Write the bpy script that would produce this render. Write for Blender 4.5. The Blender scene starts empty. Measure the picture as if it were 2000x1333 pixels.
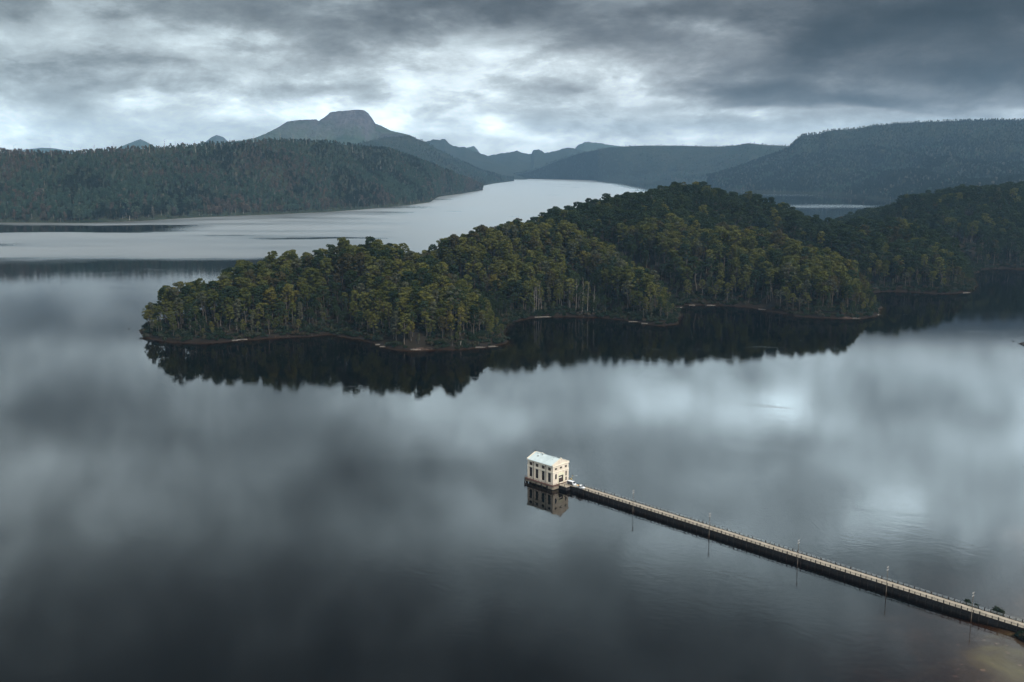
import bpy, math, random
import numpy as np
from mathutils import Vector, Matrix

S = bpy.context.scene
COL = S.collection
rng = np.random.default_rng(7)
random.seed(7)

# ------------------------------------------------------------------ camera
CAM_H = 165.0
FPX = 2000 * 35 / 36.0
PITCH = math.atan(348.5 / FPX)
cam = bpy.data.cameras.new('camera')
cam.lens = 35; cam.sensor_width = 36; cam.clip_start = 1; cam.clip_end = 60000
camo = bpy.data.objects.new('camera', cam); COL.objects.link(camo)
camo.location = (0, 0, CAM_H)
camo.rotation_euler = (math.pi / 2 - PITCH, 0, 0)
S.camera = camo
cp_, sp_ = math.cos(PITCH), math.sin(PITCH)

def ray(px, py):
    u = (px - 1000) / FPX; v = (666.5 - py) / FPX
    return np.array([u, cp_ + v * sp_, -sp_ + v * cp_])
def onz(px, py, z=0.0):
    r = ray(px, py); return np.array([0, 0, CAM_H]) + r * (z - CAM_H) / r[2]
def atd(px, py, d):
    r = ray(px, py); return np.array([0, 0, CAM_H]) + r * d / r[1]

# ------------------------------------------------------------------ render / exposure
S.view_settings.view_transform = 'Standard'
S.view_settings.look = 'None'
S.view_settings.exposure = 0.0
S.view_settings.gamma = 1.0
S.cycles.max_bounces = 6
S.cycles.diffuse_bounces = 2
S.cycles.glossy_bounces = 3
S.cycles.transparent_max_bounces = 8
S.cycles.volume_bounces = 0
S.cycles.use_denoising = True

# ------------------------------------------------------------------ sun + sky
SUN_TO = Vector((0.38, -0.56, 0.70)).normalized()
SUN_EL = math.asin(SUN_TO.z); SUN_ROT = math.atan2(SUN_TO.x, SUN_TO.y)
sl = bpy.data.lights.new('sun', 'SUN')
sl.energy = 4.0; sl.angle = math.radians(8); sl.color = (1.0, 0.93, 0.82)
slo = bpy.data.objects.new('sun', sl); COL.objects.link(slo)
slo.rotation_euler = (-SUN_TO).to_track_quat('-Z', 'Y').to_euler()

class NT:
    """tiny node-graph helper"""
    def __init__(self, tree): self.t = tree; self.n = tree.nodes; self.l = tree.links
    def new(self, typ, **kw):
        n = self.n.new(typ)
        for k, v in kw.items(): setattr(n, k, v)
        return n
    def put(self, sock, v):
        if hasattr(v, 'links') or isinstance(v, bpy.types.NodeSocket): self.l.new(v, sock)
        else: sock.default_value = v
    def m(self, op, a, b=None, c=None, clamp=False):
        n = self.n.new('ShaderNodeMath'); n.operation = op; n.use_clamp = clamp
        self.put(n.inputs[0], a)
        if b is not None: self.put(n.inputs[1], b)
        if c is not None: self.put(n.inputs[2], c)
        return n.outputs[0]
    def ramp(self, fac, stops, interp='LINEAR'):
        n = self.n.new('ShaderNodeValToRGB'); n.color_ramp.interpolation = interp
        cr = n.color_ramp
        while len(cr.elements) < len(stops): cr.elements.new(0.5)
        for e, (p, c) in zip(cr.elements, stops):
            e.position = p; e.color = c if len(c) == 4 else (*c, 1)
        self.put(n.inputs[0], fac); return n.outputs[0]
    def noise(self, vec, scale, detail=4, rough=0.55, dist=0.0):
        n = self.n.new('ShaderNodeTexNoise'); n.inputs['Scale'].default_value = scale
        n.inputs['Detail'].default_value = detail; n.inputs['Roughness'].default_value = rough
        n.inputs['Distortion'].default_value = dist
        if vec is not None: self.l.new(vec, n.inputs['Vector'])
        return n.outputs['Fac']
    def xyz(self, x, y, z):
        n = self.n.new('ShaderNodeCombineXYZ')
        for i, v in enumerate((x, y, z)): self.put(n.inputs[i], v)
        return n.outputs[0]
    def sep(self, v):
        n = self.n.new('ShaderNodeSeparateXYZ'); self.l.new(v, n.inputs[0]); return n.outputs
    def mix(self, f, a, b, mode='MIX'):
        n = self.n.new('ShaderNodeMix'); n.data_type = 'RGBA'; n.blend_type = mode
        self.put(n.inputs[0], f)
        for s, v in ((n.inputs[6], a), (n.inputs[7], b)):
            if isinstance(v, tuple): s.default_value = v if len(v) == 4 else (*v, 1)
            else: self.l.new(v, s)
        return n.outputs[2]

W = bpy.data.worlds.new('World'); S.world = W; W.use_nodes = True
w = NT(W.node_tree); w.n.clear()
tc = w.new('ShaderNodeTexCoord')
dx, dy, dz = w.sep(tc.outputs['Generated'])
hor = w.m('SQRT', w.m('ADD', w.m('MULTIPLY', dx, dx), w.m('MULTIPLY', dy, dy)))
hor = w.m('MAXIMUM', hor, 0.001)
e0 = w.m('DIVIDE', dz, hor)                                   # tangent of the elevation
u0 = w.m('DIVIDE', dx, w.m('MAXIMUM', w.m('ABSOLUTE', dy), 0.05))
# cloud deck: direction projected on a level layer, so the banks shrink to the horizon
zz = w.m('MAXIMUM', dz, 0.0)
kk = w.m('DIVIDE', 1.0, w.m('ADD', zz, 0.17))
deck = w.xyz(w.m('MULTIPLY', dx, kk), w.m('MULTIPLY', dy, kk), 0.0)
lowe = w.m('MULTIPLY', w.m('MINIMUM', e0, 0.18), 15.0); highe = w.m('MULTIPLY', w.m('MAXIMUM', w.m('SUBTRACT', e0, 0.18), 0.0), 7.0)
vv = w.m('ADD', lowe, highe)
n1 = w.noise(w.xyz(w.m('MULTIPLY', u0, 6.0), vv, w.m('MULTIPLY', w.m('SIGN', dy), 3.0)), 1.0, 8, 0.60, 0.25)
n2 = w.noise(w.xyz(w.m('MULTIPLY', u0, 15.0), w.m('MULTIPLY', vv, 2.6), w.m('MULTIPLY_ADD', w.m('SIGN', dy), 3.0, 20.0)), 1.0, 7, 0.66, 0.2)
# wobble of the placed banks
wob1 = w.m('SUBTRACT', w.noise(w.xyz(w.m('MULTIPLY', u0, 5.0), w.m('MULTIPLY', e0, 16.0), 0.0), 1.0, 4, 0.6), 0.5)
wob2 = w.m('SUBTRACT', w.noise(w.xyz(w.m('MULTIPLY', u0, 5.0), w.m('MULTIPLY', e0, 16.0), 9.0), 1.0, 4, 0.6), 0.5)
uu = w.m('ADD', u0, w.m('MULTIPLY', wob1, 0.20))
ee = w.m('ADD', e0, w.m('MULTIPLY', wob2, 0.055))
def dir_ue(px, py):
    r = ray(px, py); return r[0] / r[1], abs(r[2]) / math.hypot(r[0], r[1])
BANKS = [  # px, py, half-size x, half-size y, gain in stops (natural log): banks and breaks of the overcast
    (150, 112, 250, 40, -.42), (20, 10, 260, 40, -.35), (880, 35, 230, 40, -.62), (1050, 15, 160, 40, -.3),
    (1370, 8, 130, 22, -.55), (1580, 95, 105, 42, -.95), (1750, 35, 180, 45, -.75), (1860, 140, 200, 32, -.80),
    (1440, 178, 90, 16, -.60), (1720, 203, 220, 16, -.70), (1110, 178, 90, 13, -.40), (1150, 240, 110, 14, -.35),
    (1340, 240, 100, 12, -.32), (420, 172, 250, 12, -.28), (1960, 15, 150, 45, -.5), (640, 90, 90, 40, -.25),
    (1430, 75, 75, 34, .55), (1120, 125, 90, 45, .30), (300, 225, 320, 36, .22), (1000, 250, 200, 18, .3),
    (1640, 155, 60, 13, .45), (1560, 226, 140, 9, .45), (1500, 272, 110, 13, .35), (1250, 150, 80, 45, .25),
    (1980, 215, 60, 12, .5), (1260, 210, 120, 12, -.25), (60, 265, 200, 22, .1),
    (1245, 778, 85, 42, .50), (1500, 805, 85, 36, .42), (1900, 680, 150, 45, .30), (1620, 912, 60, 22, .30),
    (1790, 985, 90, 40, .45), (1950, 880, 90, 40, .35), (1400, 945, 70, 26, .30), (985, 840, 60, 36, .30),
    (1750, 780, 120, 42, -.40), (1340, 752, 45, 30, -.40), (1560, 860, 70, 36, -.35), (700, 925, 95, 46, -.65),
    (840, 905, 70, 30, -.35), (300, 790, 170, 40, -.30), (0, 840, 160, 60, -.5), (450, 855, 150, 36, -.25),
    (1650, 1095, 70, 34, -.40), (1900, 1120, 110, 40, -.45), (1085, 850, 60, 30, -.30), (130, 905, 120, 28, .3),
    (535, 925, 55, 32, .28), (980, 1010, 120, 50, .30), (1250, 1060, 160, 60, .25), (100, 680, 160, 40, .25),
]
acc = None
for (px, py, rx, ry, g) in BANKS:
    u_, e_ = dir_ue(px, py)
    _, ea = dir_ue(px, py - ry); _, eb = dir_ue(px, py + ry)
    re = abs(eb - ea) / 2; ru = rx / FPX * (1 if py < 318 else 1.05)
    a = w.m('DIVIDE', w.m('SUBTRACT', uu, u_), ru)
    b = w.m('DIVIDE', w.m('SUBTRACT', ee, e_), re)
    d = w.m('ADD', w.m('MULTIPLY', a, a), w.m('MULTIPLY', b, b))
    gss = w.m('MULTIPLY', w.m('POWER', 2.718, w.m('MULTIPLY', d, -0.7)), g * (1.65 if py < 318 and g < 0 else 1.3 if py < 318 else 1.15))
    acc = gss if acc is None else w.m('ADD', acc, gss)
front = w.m('GREATER_THAN', dy, 0.0)
acc = w.m('MULTIPLY', acc, front)
tex = w.m('ADD', w.m('MULTIPLY_ADD', w.ramp(n1, [(.30, (0,)*3), (.44, (.30,)*3), (.50, (.52,)*3), (.55, (.78,)*3), (.70, (1,)*3)]), 1.25, -.68), w.m('MULTIPLY', w.m('SUBTRACT', n2, 0.5), 1.6))
# less texture in the smooth band high up that only the water mirrors
tex = w.m('MULTIPLY', tex, w.ramp(e0, [(0.0, (.55,)*3), (0.06, (1,)*3), (0.17, (1,)*3), (0.3, (.58,)*3)]))
# right side of the sky is the stormy one
side = w.m('MULTIPLY', w.m('MULTIPLY', w.m('MAXIMUM', w.m('SUBTRACT', u0, -0.02), 0.0), -3.2), w.ramp(e0, [(0.02, (.1,)*3), (0.07, (1,)*3), (0.150, (1,)*3), (0.166, (0,)*3)]))
lr = w.m('MULTIPLY', w.m('MINIMUM', w.m('MAXIMUM', w.m('MULTIPLY_ADD', u0, 1.5, .0), -.35), .5), w.ramp(e0, [(0.18, (0,)*3), (0.22, (1,)*3)]))
lum = w.m('POWER', 2.718, w.m('ADD', w.m('ADD', w.m('ADD', acc, side), tex), lr))
base = w.ramp(e0, [(0.0, (1.4,)*3), (0.035, (1.28,)*3), (0.075, (.84,)*3), (0.115, (.62,)*3), (0.157, (.42,)*3),
                   (0.174, (.85,)*3), (0.25, (1.5,)*3), (0.31, (1.4,)*3), (0.37, (1.2,)*3), (0.43, (.62,)*3),
                   (0.52, (.30,)*3), (0.7, (.26,)*3), (1.0, (.30,)*3)])
tonal = w.m('MULTIPLY', w.m('MULTIPLY', base, lum), 10.0)
tint = w.mix(w.m('MULTIPLY', w.m('MULTIPLY', base, lum), 1.5, clamp=True), (0.97, 1.0, 1.05), (0.90, 1.0, 1.04))
tint = w.mix(w.ramp(e0, [(0.10, (0,)*3), (0.20, (1,)*3)]), tint, w.mix(1.0, tint, (0.90, 1.0, 1.05), 'MULTIPLY'))
tint = w.mix(w.m('MULTIPLY_ADD', u0, -1.2, 0.15, clamp=True), tint, (0.85, 1.0, 1.05))
cl = w.mix(1.0, tint, tint, 'MIX')
vm = w.new('ShaderNodeVectorMath', operation='SCALE'); w.l.new(cl, vm.inputs[0]); w.put(vm.inputs['Scale'], tonal)
sky = w.new('ShaderNodeTexSky', sky_type='NISHITA', sun_disc=False, sun_elevation=SUN_EL, sun_rotation=SUN_ROT)
cover = w.m('MULTIPLY_ADD', n1, 0.03, 0.965, clamp=True)
skycol = w.mix(cover, sky.outputs[0], vm.outputs[0])
bg = w.new('ShaderNodeBackground'); bg.inputs['Strength'].default_value = 0.1
w.l.new(skycol, bg.inputs['Color'])
wo = w.new('ShaderNodeOutputWorld'); w.l.new(bg.outputs[0], wo.inputs['Surface'])
W.cycles.sampling_method = 'MANUAL'; W.cycles.sample_map_resolution = 1024

# ------------------------------------------------------------------ helpers
def tag(o, label=None, cat=None, group=None, kind=None):
    if label: o['label'] = label
    if cat: o['category'] = cat
    if group: o['group'] = group
    if kind: o['kind'] = kind
    return o
def empty(name, loc, rz=0.0):
    o = bpy.data.objects.new(name, None); COL.objects.link(o)
    o.location = loc; o.rotation_euler = (0, 0, rz); o.empty_display_size = 0.5
    return o
def mesh_np(name, V, Fc, mats=(), midx=None, smooth=False):
    me = bpy.data.meshes.new(name)
    V = np.asarray(V, dtype=np.float32)
    if isinstance(Fc, np.ndarray):
        nf, k = Fc.shape
        me.vertices.add(len(V)); me.vertices.foreach_set('co', V.ravel())
        me.loops.add(nf * k); me.loops.foreach_set('vertex_index', Fc.astype(np.int32).ravel())
        me.polygons.add(nf)
        me.polygons.foreach_set('loop_start', np.arange(0, nf * k, k, dtype=np.int32))
    else:
        me.from_pydata([tuple(v) for v in V], [], Fc)
    for m_ in mats: me.materials.append(m_)
    if midx is not None: me.polygons.foreach_set('material_index', np.asarray(midx, dtype=np.int32))
    if smooth: me.polygons.foreach_set('use_smooth', [True] * len(me.polygons))
    me.update(calc_edges=True); me.validate()
    return me
def put(name, me, parent=None, loc=None):
    o = bpy.data.objects.new(name, me); COL.objects.link(o)
    if parent is not None: o.parent = parent
    if loc is not None: o.location = loc
    return o

class MB:
    """collects boxes, tubes and prisms into one mesh"""
    def __init__(s): s.v = []; s.f = []
    def add(s, V, Fs):
        k = len(s.v); s.v += [tuple(map(float, q)) for q in V]; s.f += [tuple(i + k for i in f) for f in Fs]; return s
    def box(s, x0, x1, y0, y1, z0, z1):
        return s.add([(x0,y0,z0),(x1,y0,z0),(x1,y1,z0),(x0,y1,z0),(x0,y0,z1),(x1,y0,z1),(x1,y1,z1),(x0,y1,z1)],
                     [(0,3,2,1),(4,5,6,7),(0,1,5,4),(1,2,6,5),(2,3,7,6),(3,0,4,7)])
    def tube(s, pts, r0, r1=None, n=8, cap=True):
        r1 = r0 if r1 is None else r1
        pts = [Vector(p) for p in pts]; V = []; Fs = []
        for i, p in enumerate(pts):
            d = (pts[min(i+1, len(pts)-1)] - pts[max(i-1, 0)]).normalized()
            a = d.cross(Vector((0,0,1)) if abs(d.z) < .9 else Vector((1,0,0))).normalized(); b = d.cross(a)
            r = r0 + (r1 - r0) * i / max(1, len(pts) - 1)
            for j in range(n):
                t = 2 * math.pi * j / n; V.append(p + (a * math.cos(t) + b * math.sin(t)) * r)
        for i in range(len(pts) - 1):
            for j in range(n):
                Fs.append((i*n+j, i*n+(j+1)%n, (i+1)*n+(j+1)%n, (i+1)*n+j))
        if cap: Fs += [tuple(range(n))[::-1], tuple(range((len(pts)-1)*n, len(pts)*n))]
        return s.add(V, Fs)
    def prism(s, poly, axis, a0, a1):
        """poly of 2-D points extruded along axis 'x','y' or 'z' from a0 to a1"""
        def mk(q, a): return {'x': (a, q[0], q[1]), 'y': (q[0], a, q[1]), 'z': (q[0], q[1], a)}[axis]
        n = len(poly); V = [mk(q, a0) for q in poly] + [mk(q, a1) for q in poly]
        Fs = [tuple(range(n))[::-1], tuple(range(n, 2*n))] + [(i, (i+1)%n, n+(i+1)%n, n+i) for i in range(n)]
        return s.add(V, Fs)
    def build(s, name, mat, parent=None, loc=None, smooth=False):
        me = bpy.data.meshes.new(name); me.from_pydata(s.v, [], s.f)
        me.materials.append(mat)
        import bmesh
        bm = bmesh.new(); bm.from_mesh(me); bmesh.ops.recalc_face_normals(bm, faces=bm.faces); bm.to_mesh(me); bm.free()
        if smooth: me.polygons.foreach_set('use_smooth', [True] * len(me.polygons))
        me.update(); return put(name, me, parent, loc)

# numpy value noise -------------------------------------------------
def _hash(ix, iy, seed):
    h = (ix.astype(np.int64) * 374761393 + iy.astype(np.int64) * 668265263 + seed * 1442695041) & 0xffffffff
    h = ((h ^ (h >> 13)) * 1274126177) & 0xffffffff
    return ((h ^ (h >> 16)) & 0xffff) / 65535.0
def vnoise(x, y, seed=0):
    x = np.asarray(x, float); y = np.asarray(y, float)
    ix = np.floor(x); iy = np.floor(y); fx = x - ix; fy = y - iy
    fx = fx*fx*(3-2*fx); fy = fy*fy*(3-2*fy)
    a = _hash(ix, iy, seed); b = _hash(ix+1, iy, seed); c = _hash(ix, iy+1, seed); d = _hash(ix+1, iy+1, seed)
    return (a*(1-fx)+b*fx)*(1-fy) + (c*(1-fx)+d*fx)*fy
def fbm(x, y, seed=0, octv=5, gain=.5):
    s = 0; a = 1; t = 0
    for i in range(octv):
        s = s + a * vnoise(x, y, seed + i * 17); t += a; a *= gain; x = x * 2.03 + 5.2; y = y * 2.03 + 1.7
    return s / t

# ------------------------------------------------------------------ materials
def mat(name):
    m_ = bpy.data.materials.new(name); m_.use_nodes = True
    t = NT(m_.node_tree); t.n.clear()
    out = t.new('ShaderNodeOutputMaterial'); return m_, t, out
def pbsdf(t, out, col, rough=0.7, metal=0.0, spec=0.3):
    b = t.new('ShaderNodeBsdfPrincipled')
    if isinstance(col, tuple): b.inputs['Base Color'].default_value = (*col, 1)
    else: t.l.new(col, b.inputs['Base Color'])
    t.put(b.inputs['Roughness'], rough); b.inputs['Metallic'].default_value = metal
    b.inputs['Specular IOR Level'].default_value = spec
    t.l.new(b.outputs[0], out.inputs['Surface']); return b
def plain(name, c1, c2, scale=1.5, rough=0.7, metal=0.0, spec=0.3, stretch=(1,1,1), bump=0.0):
    """two-tone weathered surface"""
    m_, t, out = mat(name)
    o = t.new('ShaderNodeTexCoord').outputs['Object']
    mp = t.new('ShaderNodeMapping'); mp.inputs['Scale'].default_value = stretch; t.l.new(o, mp.inputs[0])
    n = t.noise(mp.outputs[0], scale, 5, 0.62)
    b = pbsdf(t, out, t.mix(t.m('MULTIPLY_ADD', n, 2.2, -0.6, clamp=True), c1, c2), rough, metal, spec)
    if bump:
        bp = t.new('ShaderNodeBump'); bp.inputs['Strength'].default_value = bump; t.l.new(n, bp.inputs['Height'])
        t.l.new(bp.outputs[0], b.inputs['Normal'])
    return m_
M = {}
M['wall'] = plain('cream_render', (.56, .47, .38), (.79, .70, .60), .9, .85, stretch=(1.3, 1.3, .22))
M['trim'] = plain('cream_trim', (.74, .66, .54), (.80, .73, .62), .6, .8)
M['gablewall'] = plain('pale_green_render', (.66, .63, .46), (.72, .68, .52), .8, .85)
M['roof'] = plain('pale_metal_roof', (.48, .57, .60), (.70, .78, .79), .5, .45, 0, .5, stretch=(1, .35, 1))
M['glass'] = plain('dark_window', (.012, .012, .016), (.03, .026, .03), .8, .18, 0, .5)
M['louvre'] = plain('brown_louvre', (.035, .022, .018), (.055, .035, .028), 1.5, .7)
M['door'] = plain('dark_purple_door', (.03, .022, .028), (.05, .036, .042), 1.0, .6)
M['white'] = plain('white_paint', (.74, .74, .74), (.82, .82, .82), 2, .35, 0, .5)
M['conc'] = plain('stained_concrete', (.10, .085, .068), (.30, .25, .19), .55, .9, stretch=(1, 1, .5))
M['brownconc'] = plain('red_brown_timber', (.09, .052, .044), (.16, .095, .078), .9, .85)
M['deck'] = plain('pale_gravel_deck', (.30, .26, .21), (.48, .42, .345), .35, .9)
M['timber'] = plain('dark_wet_timber', (.007, .006, .007), (.042, .036, .035), .7, .85, stretch=(3, 3, .8))
M['post'] = plain('dark_post_timber', (.025, .020, .018), (.05, .042, .036), 2, .85)
M['pole'] = plain('grey_pole_timber', (.10, .085, .07), (.19, .165, .14), 1.2, .85, stretch=(4, 4, .5))
M['wire'] = plain('galvanised_wire', (.40, .43, .45), (.52, .55, .57), 3, .45, .3)
M['insul'] = plain('white_ceramic', (.78, .78, .76), (.82, .82, .80), 3, .25, 0, .5)
M['carwhite'] = plain('white_car_paint', (.76, .77, .80), (.80, .81, .84), .8, .25, 0, .5)
M['carglass'] = plain('car_glass', (.012, .014, .025), (.02, .022, .035), 1, .1, 0, .5)
M['tyre'] = plain('black_rubber', (.012,)*3, (.02,)*3, 3, .8)
M['rim'] = plain('wheel_metal', (.35,)*3, (.45,)*3, 3, .4, .6)
M['lampred'] = plain('red_lens', (.35, .02, .02), (.4, .03, .02), 2, .3)
M['lampclear'] = plain('clear_lens', (.65, .67, .7), (.7, .72, .75), 2, .2)
M['orange'] = plain('orange_cargo', (.48, .20, .06), (.58, .30, .12), 2, .7)
M['straw'] = plain('straw_cargo', (.62, .50, .32), (.72, .60, .42), 2, .8)
M['brown'] = plain('brown_cargo', (.16, .06, .035), (.22, .09, .05), 2, .8)
M['bark'] = plain('gum_bark', (.030, .024, .020), (.155, .13, .105), .35, .9, stretch=(3, 3, .5))
M['barkdark'] = plain('stringy_bark', (.035, .027, .022), (.10, .078, .062), .35, .9, stretch=(3, 3, .5))
M['deadwood'] = plain('bleached_wood', (.20, .18, .16), (.42, .385, .35), .6, .85, stretch=(3, 3, .6))
M['palebark'] = plain('pale_trunk', (.11, .10, .09), (.27, .245, .22), .5, .85, stretch=(3, 3, .5))
M['rock'] = plain('dark_wet_rock', (.02, .019, .018), (.06, .055, .05), .7, .8, bump=.4)

def leafmat(name, stops, trans=0.18):
    m_, t, out = mat(name)
    oi = t.new('ShaderNodeObjectInfo'); ge = t.new('ShaderNodeNewGeometry')
    c = t.ramp(oi.outputs['Random'], stops)
    r = t.m('MULTIPLY_ADD', ge.outputs['Random Per Island'], 0.9, 0.55)
    vm_ = t.new('ShaderNodeVectorMath', operation='SCALE'); t.l.new(c, vm_.inputs[0]); t.l.new(r, vm_.inputs['Scale'])
    d = t.new('ShaderNodeBsdfDiffuse'); t.l.new(vm_.outputs[0], d.inputs[0])
    tr = t.new('ShaderNodeBsdfTranslucent'); t.l.new(vm_.outputs[0], tr.inputs[0])
    mx = t.new('ShaderNodeMixShader'); mx.inputs[0].default_value = trans
    t.l.new(d.outputs[0], mx.inputs[1]); t.l.new(tr.outputs[0], mx.inputs[2]); t.l.new(mx.outputs[0], out.inputs['Surface'])
    return m_
LEAF = {
    'olive':  leafmat('olive_leaves', [(0, (.051, .060, .018)), (.5, (.078, .083, .025)), (1, (.110, .108, .032))]),
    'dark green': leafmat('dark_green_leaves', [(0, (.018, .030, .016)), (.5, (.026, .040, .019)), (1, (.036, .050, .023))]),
    'yellow': leafmat('yellow_olive_leaves', [(0, (.092, .088, .024)), (1, (.120, .104, .028))]),
    'rust-brown': leafmat('rust_brown_leaves', [(0, (.046, .042, .021)), (1, (.062, .052, .025))]),
    'grey-green': leafmat('grey_green_leaves', [(0, (.060, .066, .042)), (1, (.085, .088, .055))]),
}
M['shrub'] = leafmat('shrub_leaves', [(0, (.012, .022, .013)), (.5, (.022, .034, .022)), (.8, (.040, .046, .030)), (1, (.062, .046, .032))])
FARL = [leafmat('far_green_leaves', [(0, (.036, .066, .052)), (.6, (.052, .088, .068)), (1, (.075, .102, .076))], .1),
        leafmat('far_brown_leaves', [(0, (.075, .068, .058)), (.7, (.100, .084, .072)), (1, (.125, .092, .074))], .1),
        leafmat('far_dark_leaves', [(0, (.014, .024, .020)), (1, (.028, .040, .031))], .1),
        leafmat('far_pale_leaves', [(0, (.085, .085, .068)), (1, (.14, .13, .105))], .1)]
M['dryplant'] = leafmat('dry_plant_leaves', [(0, (.40, .33, .18)), (1, (.50, .42, .25))])

# ------------------------------------------------------------------ water, lake bed
m_, t, out = mat('lake_water'); M['water'] = m_
geo = t.new('ShaderNodeNewGeometry')
wx, wy, wz = t.sep(geo.outputs['Position'])
# where the wind roughens the lake: the reach behind the headland, plus drifting patches
patch = t.noise(t.xyz(t.m('MULTIPLY', wx, .0016), t.m('MULTIPLY', wy, .0052), 0.0), 1.0, 4, .55, .4)
warp = t.m('MULTIPLY', t.m('SUBTRACT', t.noise(t.xyz(t.m('MULTIPLY', wx, .003), t.m('MULTIPLY', wy, .004), 3.0), 1.0, 3, .5), .5), 330.0)
yy_ = t.m('ADD', t.m('ADD', wy, warp), t.m('MULTIPLY', wx, -.10))
reach = t.m('SMOOTH_MIN', t.m('MULTIPLY_ADD', yy_, 1/190.0, -1700/190.0, clamp=True), 1.0, .1)
calmE = t.m('MULTIPLY_ADD', wx, -1/200.0, 900/200.0, clamp=True)           # the bay to the east lies calm
reach = t.m('MULTIPLY', reach, calmE)
streak = t.m('MULTIPLY_ADD', patch, 1.8, -.05, clamp=True)
reach = t.m('MULTIPLY', reach, streak)
paw = t.noise(t.xyz(t.m('MULTIPLY', wx, .009), t.m('ADD', t.m('MULTIPLY', wy, .030), t.m('MULTIPLY', wx, .004)), 8.0), 1.0, 4, .55, .8)
near = t.m('MAXIMUM', t.m('MULTIPLY_ADD', patch, 4.0, -2.25, clamp=True), t.m('MULTIPLY_ADD', paw, 9.0, -5.4, clamp=True))
def lane(ya, yb, soft, xa, xb):
    wy_ = t.m('ADD', wy, t.m('MULTIPLY', warp, .8))
    f_ = t.m('MULTIPLY', t.m('MULTIPLY_ADD', wy_, 1/soft, -ya/soft, clamp=True), t.m('MULTIPLY_ADD', wy_, -1/soft, yb/soft, clamp=True))
    return t.m('MULTIPLY', f_, t.m('MULTIPLY', t.m('MULTIPLY_ADD', wx, 1/150., -xa/150., clamp=True), t.m('MULTIPLY_ADD', wx, -1/150., xb/150., clamp=True)))
reach = t.m('MAXIMUM', reach, t.m('MAXIMUM', t.m('MULTIPLY', lane(3560., 4150., 260., 800., 1500.), .33), t.m('MULTIPLY', lane(4950., 5450., 200., 1150., 1700.), .2)))
for la in (lane(2330., 2720., 60., -5000., -760.), lane(1965., 2110., 40., -5000., -960.), lane(2150., 2235., 40., -640., -230.), lane(2280., 2330., 30., -800., -520.)):
    reach = t.m('MULTIPLY', reach, t.m('MULTIPLY_ADD', la, -.9, 1.0))
ruff = t.m('MAXIMUM', reach, t.m('MULTIPLY', near, .18))
rough = t.m('MULTIPLY_ADD', ruff, .48, .016)
wv = t.noise(t.xyz(t.m('MULTIPLY', wx, .30), t.m('MULTIPLY', wy, .42), 0.0), 1.0, 3, .55, .3)
wv2 = t.noise(t.xyz(t.m('ADD', t.m('MULTIPLY', wx, .9), t.m('MULTIPLY', wy, .3)), t.m('MULTIPLY', wy, 1.3), 2.0), 1.0, 2, .5)
swell = t.noise(t.xyz(t.m('ADD', t.m('MULTIPLY', wx, .07), t.m('MULTIPLY', wy, -.04)), t.m('ADD', t.m('MULTIPLY', wy, .14), t.m('MULTIPLY', wx, .10)), 0.0), 1.0, 3, .5, .4)
hgt = t.m('ADD', t.m('ADD', t.m('MULTIPLY', wv, .115), t.m('MULTIPLY', wv2, .03)), t.m('MULTIPLY', swell, .10))
bp = t.new('ShaderNodeBump'); bp.inputs['Strength'].default_value = .13; bp.inputs['Distance'].default_value = 1.0
t.l.new(hgt, bp.inputs['Height'])
gl = t.new('ShaderNodeBsdfGlossy'); t.l.new(rough, gl.inputs['Roughness']); t.l.new(bp.outputs[0], gl.inputs['Normal'])
gl.inputs['Color'].default_value = (1, 1, 1, 1)
tp = t.new('ShaderNodeBsdfTransparent')
fr = t.new('ShaderNodeFresnel'); fr.inputs['IOR'].default_value = 1.33
mx = t.new('ShaderNodeMixShader'); t.l.new(fr.outputs[0], mx.inputs[0]); t.l.new(tp.outputs[0], mx.inputs[1]); t.l.new(gl.outputs[0], mx.inputs[2])
# seen from below the surface is plain clear
bk = t.new('ShaderNodeMixShader'); t.l.new(geo.outputs['Backfacing'], bk.inputs[0]); t.l.new(mx.outputs[0], bk.inputs[1]); t.l.new(tp.outputs[0], bk.inputs[2])
t.l.new(bk.outputs[0], out.inputs['Surface'])
va = t.new('ShaderNodeVolumeAbsorption'); va.inputs['Color'].default_value = (.62, .38, .14, 1); va.inputs['Density'].default_value = .55
t.l.new(va.outputs[0], out.inputs['Volume'])
XL, XR, YN, YF = -8000, 8000, -400, 17200
water = MB().box(XL, XR, YN, YF, -13, 0).build('lake_water', M['water']); tag(water, kind='structure')

m_, t, out = mat('lake_bed'); M['bed'] = m_
o = t.new('ShaderNodeNewGeometry').outputs['Position']
n_a = t.noise(o, .05, 5, .6, .5); n_b = t.noise(o, .9, 4, .6)
vor = t.new('ShaderNodeTexVoronoi'); vor.inputs['Scale'].default_value = .22; t.l.new(o, vor.inputs['Vector'])
stone = t.m('LESS_THAN', vor.outputs['Distance'], .16)
c = t.mix(t.m('MULTIPLY_ADD', n_a, 4.0, -1.6, clamp=True), (.10, .075, .045), (.36, .36, .15))
c = t.mix(t.m('MULTIPLY', n_b, .5), c, (.06, .045, .03))
c = t.mix(t.m('MULTIPLY', stone, .6), c, (.34, .27, .22))
pbsdf(t, out, c, .95, 0, .1)

bedm = mesh_np('lake_bed', [(XL+5, YN+5, -12), (XR-5, YN+5, -12), (XR-5, YF-5, -12), (XL+5, YF-5, -12)], [(0, 1, 2, 3)], [M['bed']])
tag(put('lake_bed', bedm), kind='structure')

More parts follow.
